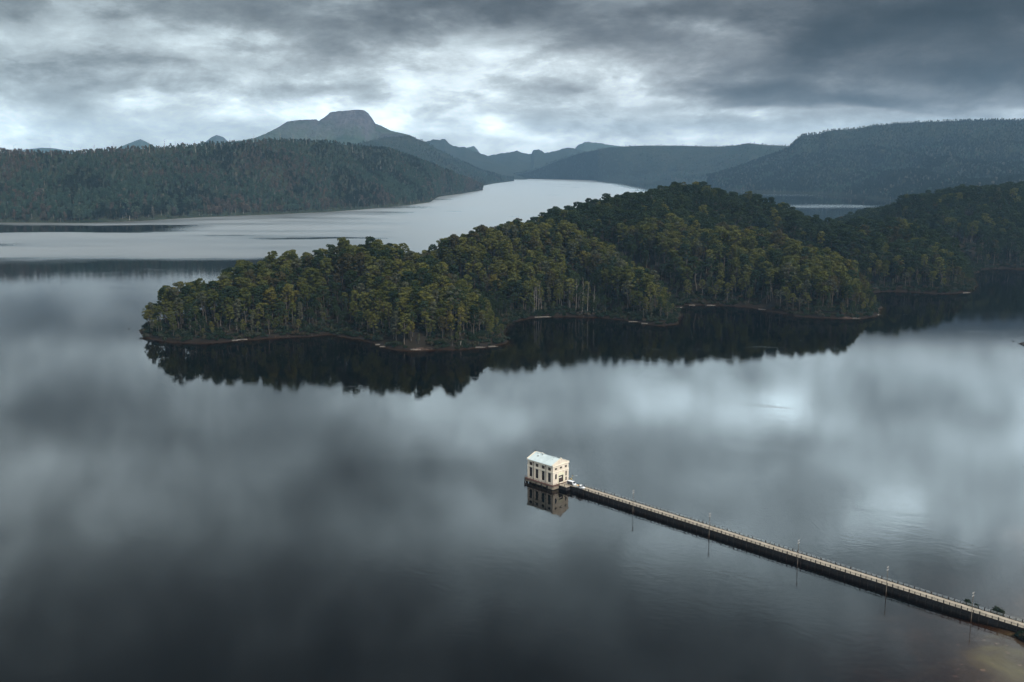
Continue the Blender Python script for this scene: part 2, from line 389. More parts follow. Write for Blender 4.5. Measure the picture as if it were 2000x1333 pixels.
# shoal and shore by the landward end of the jetty (the bank itself lies just outside the frame)
def grid(x0, x1, y0, y1, step):
    nx = int((x1-x0)/step)+1; ny = int((y1-y0)/step)+1
    X, Y = np.meshgrid(np.linspace(x0, x1, nx), np.linspace(y0, y1, ny))
    i = np.arange(nx*ny).reshape(ny, nx)
    Fq = np.stack([i[:-1, :-1], i[:-1, 1:], i[1:, 1:], i[1:, :-1]], -1).reshape(-1, 4)
    return X, Y, Fq
X, Y, Fq = grid(20, 420, 150, 620, 4)
sd = (X - 196) * .80 + (330 - Y) * .16 + (fbm(X*.03, Y*.03, 5) - .5) * 26
sd2 = np.where(sd > 0, np.minimum(sd * .16, 2.6 + sd * .03), sd * .06)
sd2 = np.where(sd < -45, -2.7 + (sd + 45) * .12, sd2)
sd2 = sd2 - np.clip((Y - 345) / 60, 0, 3) * 3.0
for (mx_, my_, mr_, mh_) in ((171, 322, 12, 1.4), (160, 309, 10, .9)): sd2 = np.minimum(sd2 + mh_ * np.exp(-((X - mx_)**2 + (Y - my_)**2) / mr_**2), np.where(sd > 0, 99, -.35))
Z = np.maximum(sd2, -11.8) + (fbm(X*.15, Y*.15, 9) - .5) * .25

m_, t, out = mat('shore_ground'); M['shore'] = m_
g = t.new('ShaderNodeNewGeometry'); pz = t.sep(g.outputs['Position'])[2]
na = t.noise(g.outputs['Position'], .12, 5, .62); nb = t.noise(g.outputs['Position'], .5, 4, .6)
land = t.mix(na, (.012, .011, .009), (.026, .021, .015))
nc = t.noise(g.outputs['Position'], .028, 3, .6)
bank = t.mix(t.m('MULTIPLY_ADD', t.m('ADD', nb, t.m('MULTIPLY', nc, 1.8)), 3.4, -5.5, clamp=True), (.016, .012, .010), (.13, .088, .072))
bedc = t.mix(na, (.018, .012, .006), (.045, .028, .012))
zt = t.m('ADD', pz, t.m('MULTIPLY', t.m('SUBTRACT', na, .5), 1.4))
c = t.mix(t.m('MULTIPLY_ADD', zt, 3.0, 0.3, clamp=True), bedc, bank)
c = t.mix(t.m('MULTIPLY_ADD', zt, 1.6, -1.7, clamp=True), c, land)
pbsdf(t, out, c, .95, 0, .1)
m_, t, out = mat('shoal_ground'); M['shoal'] = m_
g = t.new('ShaderNodeNewGeometry'); pz = t.sep(g.outputs['Position'])[2]
n_a = t.noise(g.outputs['Position'], .045, 4, .55, .6); n_b = t.noise(g.outputs['Position'], .7, 5, .65)
vor = t.new('ShaderNodeTexVoronoi'); vor.inputs['Scale'].default_value = .30; t.l.new(g.outputs['Position'], vor.inputs['Vector'])
stone = t.m('MULTIPLY', t.m('LESS_THAN', vor.outputs['Distance'], t.m('MULTIPLY', t.sep(vor.outputs['Color'])[0], .3)), t.m('GREATER_THAN', n_b, .5))
c = t.mix(t.m('MULTIPLY_ADD', n_a, 6.0, -2.7, clamp=True), (.045, .031, .021), (.15, .145, .06))
c = t.mix(t.m('MULTIPLY', n_b, .7), c, (.09, .07, .045))
c = t.mix(t.m('MULTIPLY', stone, .8), c, (.28, .22, .18))
c = t.mix(t.m('MULTIPLY_ADD', pz, 1.5, -.2, clamp=True), c, (.05, .04, .028))
pbsdf(t, out, c, .95, 0, .1)
tag(put('shore_ground', mesh_np('shore_ground', np.stack([X, Y, Z], -1).reshape(-1, 3), Fq, [M['shoal']], smooth=True)), kind='structure')
SH = (X, Y, Z)

# ------------------------------------------------------------------ the wooded headland: shoreline traced on the water, hills from survey heights
front_px = [(272, 648), (284, 659), (330, 668), (400, 669), (480, 664), (560, 658), (640, 654), (700, 664), (760, 680), (800, 684),
            (880, 682), (955, 679), (983, 670), (988, 652), (985, 636), (1000, 629), (1040, 621), (1100, 618), (1180, 621), (1240, 628), (1290, 636),
            (1322, 633), (1328, 617), (1322, 603), (1340, 596), (1400, 596), (1460, 600), (1520, 609), (1560, 617), (1640, 622), (1700, 620), (1716, 612),
            (1712, 590), (1700, 572), (1730, 569), (1780, 571), (1850, 574), (1900, 570), (1909, 552), (1895, 536), (1915, 527), (1960, 525), (2000, 527), (2100, 526)]
poly = [tuple(onz(px, py)[:2]) for px, py in front_px]
poly += [(1300, 1500), (1500, 1900), (1250, 2350), (900, 2330), (640, 2150), (480, 1950), (330, 1850), (180, 1720), (70, 1560), (-10, 1400),
         (-80, 1290), (-180, 1195), (-280, 1100), (-350, 1040), (-376, 995)]
poly = np.array(poly)
def shore_dist(px, py):
    """signed distance to the shoreline, positive on land"""
    px = np.asarray(px, float); py = np.asarray(py, float)
    best = np.full(px.shape, 1e9); inside = np.zeros(px.shape, bool)
    for i in range(len(poly)):
        ax, ay = poly[i]; bx, by = poly[(i + 1) % len(poly)]
        ex, ey = bx - ax, by - ay
        tt = np.clip(((px - ax) * ex + (py - ay) * ey) / (ex*ex + ey*ey), 0, 1)
        best = np.minimum(best, (px - ax - tt*ex)**2 + (py - ay - tt*ey)**2)
        cond = ((ay > py) != (by > py)) & (px < ex * (py - ay) / (ey if ey else 1e-9) + ax)
        inside ^= cond
    return np.where(inside, 1, -1) * np.sqrt(best)
CTRL = [(330, 985, 13), (400, 1000, 18), (480, 1030, 36), (560, 1050, 41), (700, 1075, 49), (780, 1085, 46), (850, 1075, 36), (950, 915, 15), (900, 960, 24),
        (700, 960, 20), (560, 950, 16), (980, 1080, 8), (930, 1080, 12), (880, 1110, 20), (1010, 1060, 6), (860, 930, 26), (760, 1000, 36), (820, 985, 32), 
        (850, 1180, 52), (930, 1220, 55), (1000, 1250, 62), (1100, 1350, 74), (1200, 1450, 82), (1250, 1480, 87), (1350, 1550, 97), (1450, 1550, 86), (1500, 1560, 58), (1545, 1600, 22),
        (1100, 1150, 34), (1200, 1120, 30), (1150, 1085, 24), (1300, 1080, 16), (1350, 1250, 58), (1250, 1250, 58), (1450, 1240, 49), (1550, 1200, 33), (1640, 1140, 14),
        (1400, 1150, 26), (1480, 1380, 40), (1600, 1330, 22), (1650, 1400, 40), (1750, 1450, 48), (1850, 1330, 15), (1800, 1360, 28), (1900, 1500, 30),
        (1900, 1850, 84), (2000, 1900, 87), (2100, 1900, 88), (1800, 1900, 76), (1750, 1950, 48), (1650, 2000, 20), (1580, 2000, 15), (1960, 1620, 26), (2050, 1700, 45), (1850, 1650, 45), (1700, 1650, 27), (1600, 1700, 20), (1560, 1780, 24), (1630, 1820, 22), (1700, 1980, 28)]
cxy = np.array([((px - 1000) / FPX * d * 1.005, d) for px, d, h in CTRL]); ch = np.array([h for *_, h in CTRL], float)
def _rv(px, py, px2, d2, dep, wd):
    q = onz(px, py); return (q[0], q[1], (px2 - 1000) / FPX * d2, d2, dep, wd)
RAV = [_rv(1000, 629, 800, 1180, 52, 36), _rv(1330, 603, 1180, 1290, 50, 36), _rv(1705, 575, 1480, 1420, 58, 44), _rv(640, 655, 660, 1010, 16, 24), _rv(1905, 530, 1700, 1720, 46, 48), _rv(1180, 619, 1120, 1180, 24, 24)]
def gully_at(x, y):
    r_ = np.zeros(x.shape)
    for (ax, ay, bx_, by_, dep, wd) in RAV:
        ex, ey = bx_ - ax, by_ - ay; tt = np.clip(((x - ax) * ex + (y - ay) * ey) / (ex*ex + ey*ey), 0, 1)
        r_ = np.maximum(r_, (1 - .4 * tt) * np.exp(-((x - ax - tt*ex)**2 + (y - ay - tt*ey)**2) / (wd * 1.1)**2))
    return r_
def ground(x, y):
    x = np.asarray(x, float); y = np.asarray(y, float)
    sdist = shore_dist(x, y) + (fbm(x*.035, y*.035, 3) - .5) * 16 + (fbm(x*.15, y*.15, 8, 3) - .5) * 5
    num = np.zeros(x.shape); den = np.zeros(x.shape)
    for (qx, qy), h in zip(cxy, ch):
        d2 = (x - qx)**2 + (y - qy)**2 + 26.0**2
        wgt = 1 / d2**2.0; num += wgt * h; den += wgt
    hh = num / den
    for (ax, ay, bx_, by_, dep, wd) in RAV:
        ex, ey = bx_ - ax, by_ - ay; tt = np.clip(((x - ax) * ex + (y - ay) * ey) / (ex*ex + ey*ey), 0, 1)
        hh = hh - dep * (1 - .5 * tt) * np.exp(-((x - ax - tt*ex)**2 + (y - ay - tt*ey)**2) / wd**2)
    L = np.clip(sdist, 0, None)
    z = np.minimum(L * .5, 1.5) + np.maximum(hh, 4) * (1 - np.exp(-np.clip(L - 3, 0, None) / 40)) + (fbm(x*.02, y*.02, 21) - .5) * 8 * np.clip(L / 50, 0, 1)
    z = np.where(sdist < 0, np.maximum(sdist * .30, -11.9), z)
    return z, sdist
X, Y, Fq = grid(-520, 1520, 800, 2420, 6)
Z, SD = ground(X, Y)
keep = (Z.ravel()[Fq] > -11.8).any(1)
tag(put('headland_terrain', mesh_np('headland_terrain', np.stack([X, Y, Z], -1).reshape(-1, 3), Fq[keep], [M['shore']], smooth=True)), kind='structure')

# ------------------------------------------------------------------ far hills and mountains
m_, t, out = mat('far_slope'); M['slope'] = m_
g = t.new('ShaderNodeNewGeometry')
na = t.noise(g.outputs['Position'], .006, 6, .65); nb = t.noise(g.outputs['Position'], .05, 4, .7)
c = t.mix(t.m('MULTIPLY_ADD', na, 2.4, -.7, clamp=True), (.020, .034, .024), (.050, .052, .038))
c = t.mix(t.m('MULTIPLY_ADD', nb, 3, -1.3, clamp=True), c, (.012, .018, .014))
bm_ = t.new('ShaderNodeBump'); bm_.inputs['Strength'].default_value = .8; bm_.inputs['Distance'].default_value = 60.0
t.l.new(t.noise(g.outputs['Position'], .005, 6, .6), bm_.inputs['Height'])
b_ = pbsdf(t, out, c, 1, 0, 0); t.l.new(bm_.outputs[0], b_.inputs['Normal'])
m_, t, out = mat('mountain_rock'); M['mount'] = m_
g = t.new('ShaderNodeNewGeometry'); nz = t.sep(g.outputs['True Normal'])[2]; pz = t.sep(g.outputs['Position'])[2]
px_, py_, _q = t.sep(g.outputs['Position'])
na = t.noise(g.outputs['Position'], .004, 6, .65)
col_ = t.noise(t.xyz(t.m('MULTIPLY', px_, .03), t.m('MULTIPLY', py_, .03), t.m('MULTIPLY', pz, .004)), 1.0, 4, .6)
rock = t.mix(t.m('MULTIPLY_ADD', col_, 2.2, -.6, clamp=True), (.036, .038, .046), (.15, .135, .145))
veg = t.mix(t.m('MULTIPLY_ADD', na, 2.6, -.8, clamp=True), (.034, .056, .036), (.080, .100, .066))
hi = t.m('MULTIPLY_ADD', t.m('ADD', pz, t.m('MULTIPLY', t.m('SUBTRACT', na, .5), 420)), 1/110.0, -430/110.0, clamp=True)
steep = t.m('MULTIPLY_ADD', nz, -4.0, 3.4, clamp=True)
bm_ = t.new('ShaderNodeBump'); bm_.inputs['Strength'].default_value = .9; bm_.inputs['Distance'].default_value = 60.0
t.l.new(t.m('ADD', t.noise(g.outputs['Position'], .006, 6, .6), t.m('MULTIPLY', col_, .5)), bm_.inputs['Height'])
b_ = pbsdf(t, out, t.mix(t.m('MAXIMUM', hi, t.m('MULTIPLY', steep, t.m('MULTIPLY_ADD', pz, 1/200, -1.2, clamp=True))), veg, rock), 1, 0, 0)
t.l.new(bm_.outputs[0], b_.inputs['Normal'])

HILLS = {}
def hill(name, ridge, shore, mat_, prof=None, ncol=160, nrow=40, amp=14, nsc=.004, back=1500, seed=0, gully=.0, ridge_amp=0.0, end_fade=0.0):
    """a hill body: ridge [(px,py,distance)] down to a foot [(px,py)] on the water or [(px,None,distance)] on land, then a back slope"""
    rx = [r[0] for r in ridge]
    pxs = np.linspace(rx[0], rx[-1], ncol)
    rpy = np.interp(pxs, rx, [r[1] for r in ridge]); rd = np.interp(pxs, rx, [r[2] for r in ridge])
    sx = [s_[0] for s_ in shore]
    sdv = []
    for s_ in shore: sdv.append(onz(s_[0], s_[1])[1] if s_[1] is not None else s_[2])
    sdist = np.interp(pxs, sx, sdv)
    rows = []
    ts = np.linspace(0, 1, nrow)
    R = np.array([atd(px, py, d) for px, py, d in zip(pxs, rpy, rd)])
    prof = prof or (lambda t_: t_)
    for t_ in ts:
        d = sdist + (np.maximum(rd, sdist + 5) - sdist) * t_
        x = (pxs - 1000) / FPX * d / 1.0 * (R[:, 0] / ((pxs - 1000.0001) / FPX * R[:, 1]))
        h = R[:, 2] * prof(t_)
        f = 4 * t_ * (1 - t_)
        nn = (fbm(x * nsc, d * nsc, seed, 5) - .5)
        gu = gully * np.abs(fbm(x * nsc * 1.4 + 3, d * nsc * .35, seed + 50, 4) - .5) * 2
        h = h + f * (amp * 2 * nn) - f * gu * R[:, 2] + (t_ > .93) * ridge_amp * (fbm(pxs * .22, pxs * 0 + 2, seed + 9, 3) - .5)
        rows.append(np.stack([x, d, np.maximum(h, 0 if 0 < t_ else -3)], -1))
    for q, hb in ((.3, .80), (.65, .4), (1.0, -.02)):
        d = np.maximum(rd, sdist + 5) + back * q
        rows.append(np.stack([R[:, 0] * d / R[:, 1], d, np.maximum(R[:, 2] * hb, -3)], -1))
    V = np.array(rows); nr = len(rows)
    i = np.arange(nr * ncol).reshape(nr, ncol)
    Fq_ = np.stack([i[:-1, :-1], i[:-1, 1:], i[1:, 1:], i[1:, :-1]], -1).reshape(-1, 4)
    o_ = put(name, mesh_np(name, V.reshape(-1, 3), Fq_, [mat_], smooth=True)); tag(o_, kind='structure')
    HILLS.setdefault(name, []).append((o_, V))
    return V

left_V = hill('wooded_hill', [(-160, 296, 3150), (0, 299, 3180), (60, 303, 3200), (130, 302, 3220), (220, 296, 3300), (300, 290, 3400), (400, 285, 3550), (480, 280, 3680), (540, 274, 3750), (640, 279, 3900),
      (700, 287, 4100), (760, 293, 4350), (820, 316, 4700), (880, 341, 5100), (925, 362, 5500), (943, 372, 5750)],
     [(-160, 436), (0, 435), (150, 436), (265, 432), (400, 424), (530, 419), (640, 414), (700, 410), (800, 401), (840, 395), (855, 385), (900, 379), (943, 372)],
     M['slope'], prof=lambda t_: t_**.85, amp=34, nsc=.0034, back=900, seed=1, gully=.30, ncol=260, nrow=50)
spur_V = hill('forested_spur', [(560, 312, 6900), (640, 296, 7000), (700, 281, 7300), (750, 270, 7600), (800, 266, 7900), (832, 278, 8000), (860, 296, 8050), (900, 316, 8200), (940, 334, 8400), (975, 347, 8500), (1004, 353, 8650)],
     [(560, None, 6000), (700, None, 6200), (860, None, 6600), (940, 364), (965, 359), (1004, 354)], M['slope'], amp=30, nsc=.0025, back=1200, seed=2, gully=.25, ncol=120)
def mprof(t_):
    return .62 * (t_ / .78)**1.15 if t_ < .78 else .62 + .36 * ((t_ - .78) / .09) if t_ < .87 else .98 + .02 * (t_ - .87) / .13
hill('table_mountain', [(380, 290, 9300), (480, 273, 9600), (500, 269, 9700), (520, 261, 9800), (545, 248, 9900), (560, 238, 9950), (580, 235, 10000), (600, 234, 10000), (617, 233, 10000), (622, 237, 10000),
      (634, 229, 10050), (645, 220, 10100), (665, 217, 10100), (690, 216, 10100), (712, 216, 10100), (719, 221, 10100), (727, 232, 10050), (733, 241, 10000), (745, 246, 9900), (765, 256, 9700), (800, 264, 9300), (840, 285, 9000), (880, 315, 8900)],
     [(380, None, 6900), (600, None, 7000), (690, None, 6700), (760, None, 7000), (880, None, 7600)], M['mount'], prof=mprof, amp=55, nsc=.0018, back=1800, seed=3, gully=.30, ncol=300, nrow=90, ridge_amp=8)
FARMAT = M['slope']
hill('distant_peak', [(20, 300, 15500), (45, 293, 15500), (80, 289, 15500), (105, 290, 15500), (130, 294, 15500), (150, 300, 15500)], [(20, None, 13500), (150, None, 13500)], M['mount'], seed=11, back=1500, ncol=60, nrow=14)
hill('distant_peak', [(205, 302, 14500), (222, 293, 14500), (245, 283, 14500), (260, 277, 14500), (274, 272, 14500), (285, 277, 14500), (292, 281, 14500), (310, 292, 14500)], [(205, None, 12800), (310, None, 12800)], M['mount'], seed=12, ncol=60, nrow=14)
hill('distant_peak', [(392, 290, 14500), (398, 280, 14500), (412, 269, 14500), (423, 264, 14500), (436, 268, 14500), (446, 277, 14500), (455, 288, 14500)], [(392, None, 13000), (455, None, 13000)], M['mount'], seed=13, ncol=60, nrow=14)
hill('jagged_range', [(780, 292, 12000), (836, 276, 12000), (846, 273, 12000), (858, 274, 12000), (869, 271, 12000), (879, 283, 12000), (895, 288, 12000), (908, 288, 12000), (925, 295, 12000), (950, 304, 12000), (985, 322, 11500), (1030, 345, 10800)],
     [(780, None, 9800), (1030, None, 9900)], M['slope'], seed=14, amp=50, nsc=.0016, gully=.2, ncol=140, ridge_amp=18)
hill('jagged_range', [(905, 300, 15500), (912, 289, 15500), (925, 285, 15500), (930, 290, 15500), (940, 303, 15500), (952, 306, 15500), (978, 301, 15500), (984, 299, 15500), (990, 304, 15500)], [(905, None, 13800), (990, None, 13800)], M['mount'], seed=15, ncol=60, nrow=14, ridge_amp=14)
hill('jagged_range', [(930, 312, 13000), (960, 303, 13000), (985, 299, 13000), (1010, 295, 13000), (1025, 300, 13000), (1038, 302, 13000), (1041, 294, 13000), (1052, 292, 13000), (1064, 299, 13000), (1090, 294, 13000), (1110, 288, 13000), (1122, 291, 13000), (1160, 300, 13000), (1220, 318, 13000)],
     [(930, None, 10600), (1220, None, 10600)], M['slope'], seed=16, amp=50, nsc=.0016, gully=.2, ncol=160, ridge_amp=16)
hill('jagged_range', [(1115, 300, 15000), (1128, 284, 15000), (1136, 281, 15000), (1142, 278, 15000), (1150, 277, 15000), (1158, 279, 15000), (1175, 280, 15000), (1186, 283, 15000), (1198, 284, 15000), (1240, 290, 15000)],
     [(1115, None, 13300), (1240, None, 13300)], M['mount'], seed=17, ncol=80, nrow=14, ridge_amp=14)
midR_V = hill('plateau_hill', [(1000, 346, 9700), (1040, 336, 9700), (1080, 318, 9600), (1130, 300, 9500), (1190, 288, 9400), (1250, 285, 9300), (1330, 285, 9200), (1400, 287, 9000), (1440, 284, 8800), (1460, 280, 8700), (1500, 284, 8600), (1545, 286, 8600), (1620, 290, 8600)],
     [(1000, 349), (1100, 351), (1200, 354), (1300, 357), (1400, 361), (1620, 372)], M['slope'], prof=lambda t_: .30*(t_/.5) if t_ < .5 else .30 + .70*((t_-.5)/.5)**.8, seed=18, amp=70, nsc=.0018, gully=.22, ncol=200, nrow=50)
right_V = hill('bluff_hill', [(1380, 350, 6600), (1440, 333, 6800), (1500, 308, 6900), (1540, 292, 6900), (1552, 278, 6900), (1562, 268, 6900), (1571, 264, 6900), (1585, 264, 6900), (1605, 261, 6900), (1612, 257, 6850), (1640, 254, 6800), (1672, 252, 6800), (1700, 247, 6750), (1750, 242, 6700), (1800, 239, 6600), (1860, 237, 6500), (1930, 235, 6400), (2000, 235, 6300), (2200, 235, 6200)],
     [(1380, 366), (1440, 374), (1500, 377), (1600, 380), (1680, 385), (1760, 394), (1850, 402), (2000, 410), (2200, 415)], M['slope'], prof=lambda t_: .70*(t_/.8) if t_ < .8 else .70 + .30*((t_-.8)/.2)**.7, seed=19, amp=70, nsc=.0024, gully=.26, ncol=260, nrow=60)

# ------------------------------------------------------------------ tree models
def leaf_quads(cent, nrm, size, rg, aspect=1.5):
    n = len(cent)
    t1 = np.cross(nrm, rg.normal(size=(n, 3))); t1 /= np.linalg.norm(t1, axis=1, keepdims=True) + 1e-9
    t2 = np.cross(nrm, t1)
    a = t1 * (size * aspect / 2)[:, None]; b = t2 * (size / 2)[:, None]
    V = np.stack([cent - a, cent - b * .9 + a * .1, cent + a, cent + b], 1).reshape(-1, 3)
    return V, np.arange(n * 4).reshape(n, 4)
def clump(c, r, rz, n, size, rg, up=.35):
    d = rg.normal(size=(n, 3)); d[:, 2] += up * 1.2; d /= np.linalg.norm(d, axis=1, keepdims=True)
    rad = rg.uniform(.55, 1.05, n)
    P_ = np.array(c) + d * np.array([r, r, rz]) * rad[:, None]
    nr = d * .75 + rg.normal(size=(n, 3)) * .40; nr[:, 2] += .35; nr /= np.linalg.norm(nr, axis=1, keepdims=True)
    return leaf_quads(P_, nr, rg.uniform(.7, 1.3, n) * size, rg)
def stack(parts):
    V = []; F_ = []; k = 0
    for v, f in parts: V.append(v); F_.append(f + k); k += len(v)
    return np.concatenate(V), np.concatenate(F_)
def limb(pts, r0, r1, n=5):
    b = MB().tube(pts, r0, r1, n, cap=False); return np.array(b.v), np.array([f for f in b.f])
def tree_model(kind, seed, leafs=72, lsize=.74):
    """30 m high: tapered bare trunk, limbs, and an uneven crown of leaf clumps; returns trunk and crown arrays"""
    rg = np.random.default_rng(seed)
    H = 30.0; base = {'tall': 14, 'full': 9.5, 'young': 6, 'open': 13, 'wide': 16}[kind]; Rc = {'tall': 5.0, 'full': 6.2, 'young': 4.6, 'open': 5.6, 'wide': 6.8}[kind]
    lean = rg.normal(size=2) * .9
    def axis(z): q = z / H; return np.array([lean[0]*q*q*2 + .4*math.sin(z*.35+seed), lean[1]*q*q*2 + .4*math.cos(z*.3+seed*2), z])
    tr = [limb([axis(z) for z in np.linspace(0, H*.8, 7)], .48, .16, 6)]
    cl = []
    ncl = {'tall': 21, 'full': 34, 'young': 20, 'open': 14, 'wide': 28}[kind]
    for i in range(ncl):
        q = (i + rg.uniform(.1, .9)) / ncl; z = base + (H - base - 1.0) * q**.62
        if kind == 'young': env = Rc * (1.05 - .75 * (z - base) / (H - base))
        else: env = Rc * math.sqrt(max(.12, 1 - ((z - base) / (H - base) - .35)**2 / .48)) * rg.uniform(.8, 1.15)
        a = i * 2.4 + rg.uniform(-.6, .6); r = env * rg.uniform(.45, 1.0)
        c = axis(z) + np.array([math.cos(a) * r, math.sin(a) * r, 0])
        cr = rg.choice([1.1, 1.4, 1.8, 2.3]) * rg.uniform(.85, 1.2)
        cl.append(clump(c, cr, cr * rg.uniform(.38, .68), int(leafs * (cr / 1.8)**1.4) + 8, lsize, rg))
        zb = z - rg.uniform(2.5, 5.5)
        if i % 2 == 0 or kind == 'open': tr.append(limb([axis(max(zb, base - 3)), axis(max(zb, base - 3)) * .45 + c * .55 + np.array([0, 0, -.6]), c], .15, .05, 4))
    cl.append(clump(axis(H - 1.1), 2.5, 1.2, int(leafs * 1.5), lsize, rg))
    return stack(tr), stack(cl)
def snag_model(seed, H=26.0):
    rg = np.random.default_rng(seed); tr = []
    def axis(z): return np.array([.5*math.sin(z*.12+seed), .5*math.cos(z*.1+seed), z])
    tr.append(limb([axis(z) for z in np.linspace(0, H, 7)], .42, .10, 6))
    for i in range(9):
        z = H * rg.uniform(.45, .97); a = rg.uniform(0, 6.28); L_ = rg.uniform(1.5, 4.2)
        e1 = axis(z) + np.array([math.cos(a)*L_*.55, math.sin(a)*L_*.55, L_*.35]); e2 = axis(z) + np.array([math.cos(a)*L_, math.sin(a)*L_, L_*rg.uniform(.6, 1.1)])
        tr.append(limb([axis(z), e1, e2], .14, .05, 4))
    return stack(tr)
VARS = [('tall', 'olive'), ('full', 'olive'), ('tall', 'dark green'), ('full', 'dark green'), ('tall', 'olive'), ('full', 'yellow'), ('tall', 'rust-brown'),
        ('young', 'grey-green'), ('full', 'olive'), ('young', 'dark green'), ('open', 'olive'), ('open', 'grey-green'), ('wide', 'olive'), ('wide', 'dark green'), ('open', 'yellow'), ('tall', 'yellow')]
VW = np.array([.14, .13, .12, .09, .11, .008, .025, .035, .09, .02, .08, .05, .06, .05, .008, .006]); VW /= VW.sum()
TR = []; PROTO = bpy.data.collections.new('tree_models')
for i, (kd, colr) in enumerate(VARS):
    (tv, tf), (cv, cf) = tree_model(kd, 100 + i)
    bark = M['bark'] if i % 3 else M['barkdark']
    TR.append((mesh_np('trunk', tv, tf, [bark], smooth=True), mesh_np('crown', cv, cf, [LEAF[colr]])))
    me = mesh_np('gum_tree_model', np.concatenate([tv, cv]), np.concatenate([tf, cf + len(tv)]), [bark, LEAF[colr]], np.r_[np.zeros(len(tf)), np.ones(len(cf))])
    PROTO.objects.link(bpy.data.objects.new('tree_model_%02d' % i, me))
sv, sf = snag_model(5); SNAGP = [mesh_np('dead_tree', *snag_model(5 + k), [M['palebark']], smooth=True) for k in range(4)]
SNAG = [mesh_np('dead_tree', *snag_model(5 + k), [M['deadwood']], smooth=True) for k in range(4)]
PROTO_F = bpy.data.collections.new('far_tree_models'); PROTO_S = bpy.data.collections.new('shrub_models')
for i in range(5):
    rg = np.random.default_rng(300 + i)
    (tv, tf), (cv, cf) = tree_model(['full', 'young', 'tall', 'full', 'young'][i], 300 + i, leafs=11, lsize=1.9)
    for k, mm in enumerate(FARL):
        me = mesh_np('far_tree_model', np.concatenate([tv, cv]), np.concatenate([tf, cf + len(tv)]), [M['deadwood'] if i == 2 else M['bark'], mm], np.r_[np.zeros(len(tf)), np.ones(len(cf))])
        PROTO_F.objects.link(bpy.data.objects.new('far_tree_%02d' % (k * 5 + i), me))
    sh = stack([clump((rg.normal()*1.1, rg.normal()*1.1, rg.uniform(.6, 2.2)), rg.uniform(.9, 1.6), rg.uniform(.7, 1.2), 40, .6, rg) for _ in range(6)])
    PROTO_S.objects.link(bpy.data.objects.new('shrub_model_%02d' % i, mesh_np('shrub_model', *sh, [M['shrub']])))

def scatter(name, P_, idx, scl, rot, coll, label=None):
    """one object of uncounted repeats: points carrying instances"""
    me = bpy.data.meshes.new(name); me.vertices.add(len(P_)); me.vertices.foreach_set('co', np.asarray(P_, np.float32).ravel())
    for nm, ty, arr in (('pick', 'INT', idx), ('scl', 'FLOAT', scl), ('rot', 'FLOAT', rot)):
        a = me.attributes.new(nm, ty, 'POINT'); a.data.foreach_set('value', np.asarray(arr, np.int32 if ty == 'INT' else np.float32))
    o_ = put(name, me)
    ng = bpy.data.node_groups.new(name + '_scatter', 'GeometryNodeTree')
    ng.interface.new_socket('Geometry', in_out='INPUT', socket_type='NodeSocketGeometry')
    ng.interface.new_socket('Geometry', in_out='OUTPUT', socket_type='NodeSocketGeometry')
    N = ng.nodes; L = ng.links
    gi = N.new('NodeGroupInput'); go = N.new('NodeGroupOutput'); ip = N.new('GeometryNodeInstanceOnPoints')
    ci = N.new('GeometryNodeCollectionInfo'); ci.inputs['Collection'].default_value = coll
    ci.inputs['Separate Children'].default_value = True; ci.inputs['Reset Children'].default_value = True
    ip.inputs['Pick Instance'].default_value = True
    def na_(nm, ty):
        q = N.new('GeometryNodeInputNamedAttribute'); q.data_type = ty; q.inputs['Name'].default_value = nm; return q.outputs['Attribute']
    cx = N.new('ShaderNodeCombineXYZ'); L.new(na_('rot', 'FLOAT'), cx.inputs[2])
    L.new(gi.outputs[0], ip.inputs['Points']); L.new(ci.outputs[0], ip.inputs['Instance']); L.new(na_('pick', 'INT'), ip.inputs['Instance Index'])
    L.new(cx.outputs[0], ip.inputs['Rotation']); L.new(na_('scl', 'FLOAT'), ip.inputs['Scale']); L.new(ip.outputs[0], go.inputs[0])
    md = o_.modifiers.new('scatter', 'NODES'); md.node_group = ng
    tag(o_, label, None, None, 'stuff'); return o_

# ------------------------------------------------------------------ trees on the headland
step = 8.7
gx, gy = np.meshgrid(np.arange(-420, 1500, step), np.arange(840, 2330, step))
gx = (gx + rng.uniform(-.48, .48, gx.shape) * step).ravel(); gy = (gy + rng.uniform(-.48, .48, gy.shape) * step).ravel()
ok = np.abs(gx) < gy * .56 + 40
gx, gy = gx[ok], gy[ok]
gz, gd = ground(gx, gy)
gap = fbm(gx * .018, gy * .018, 77, 3)
ok = (gd > 5) & ((gap > .24) | (gd < 26)) & (rng.uniform(size=len(gx)) < .95)
gx, gy, gz, gd, gap = gx[ok], gy[ok], gz[ok], gd[ok], gap[ok]
nT = len(gx)
pick = rng.choice(len(VARS), nT, p=VW)
ht = rng.normal(31, 5.2, nT); ht = np.clip(ht, 17, 40)
east = np.clip((gd - shore_dist(gx + 5, gy)) / 5, 0, 1)
ht *= .90 + .22 * fbm(gx * .03, gy * .03, 55, 3)
ht *= np.clip(np.where(east > .25, .30, .62) + gd / np.where(east > .25, 46, 60), .3, 1.0)
nearshore = gd < 16
ht = np.where(nearshore, ht * rng.uniform(.6, 1.0, nT), ht)
pick = np.where(nearshore & (rng.uniform(size=nT) < .35), rng.choice([7, 9, 1, 8, 10], nT), pick)
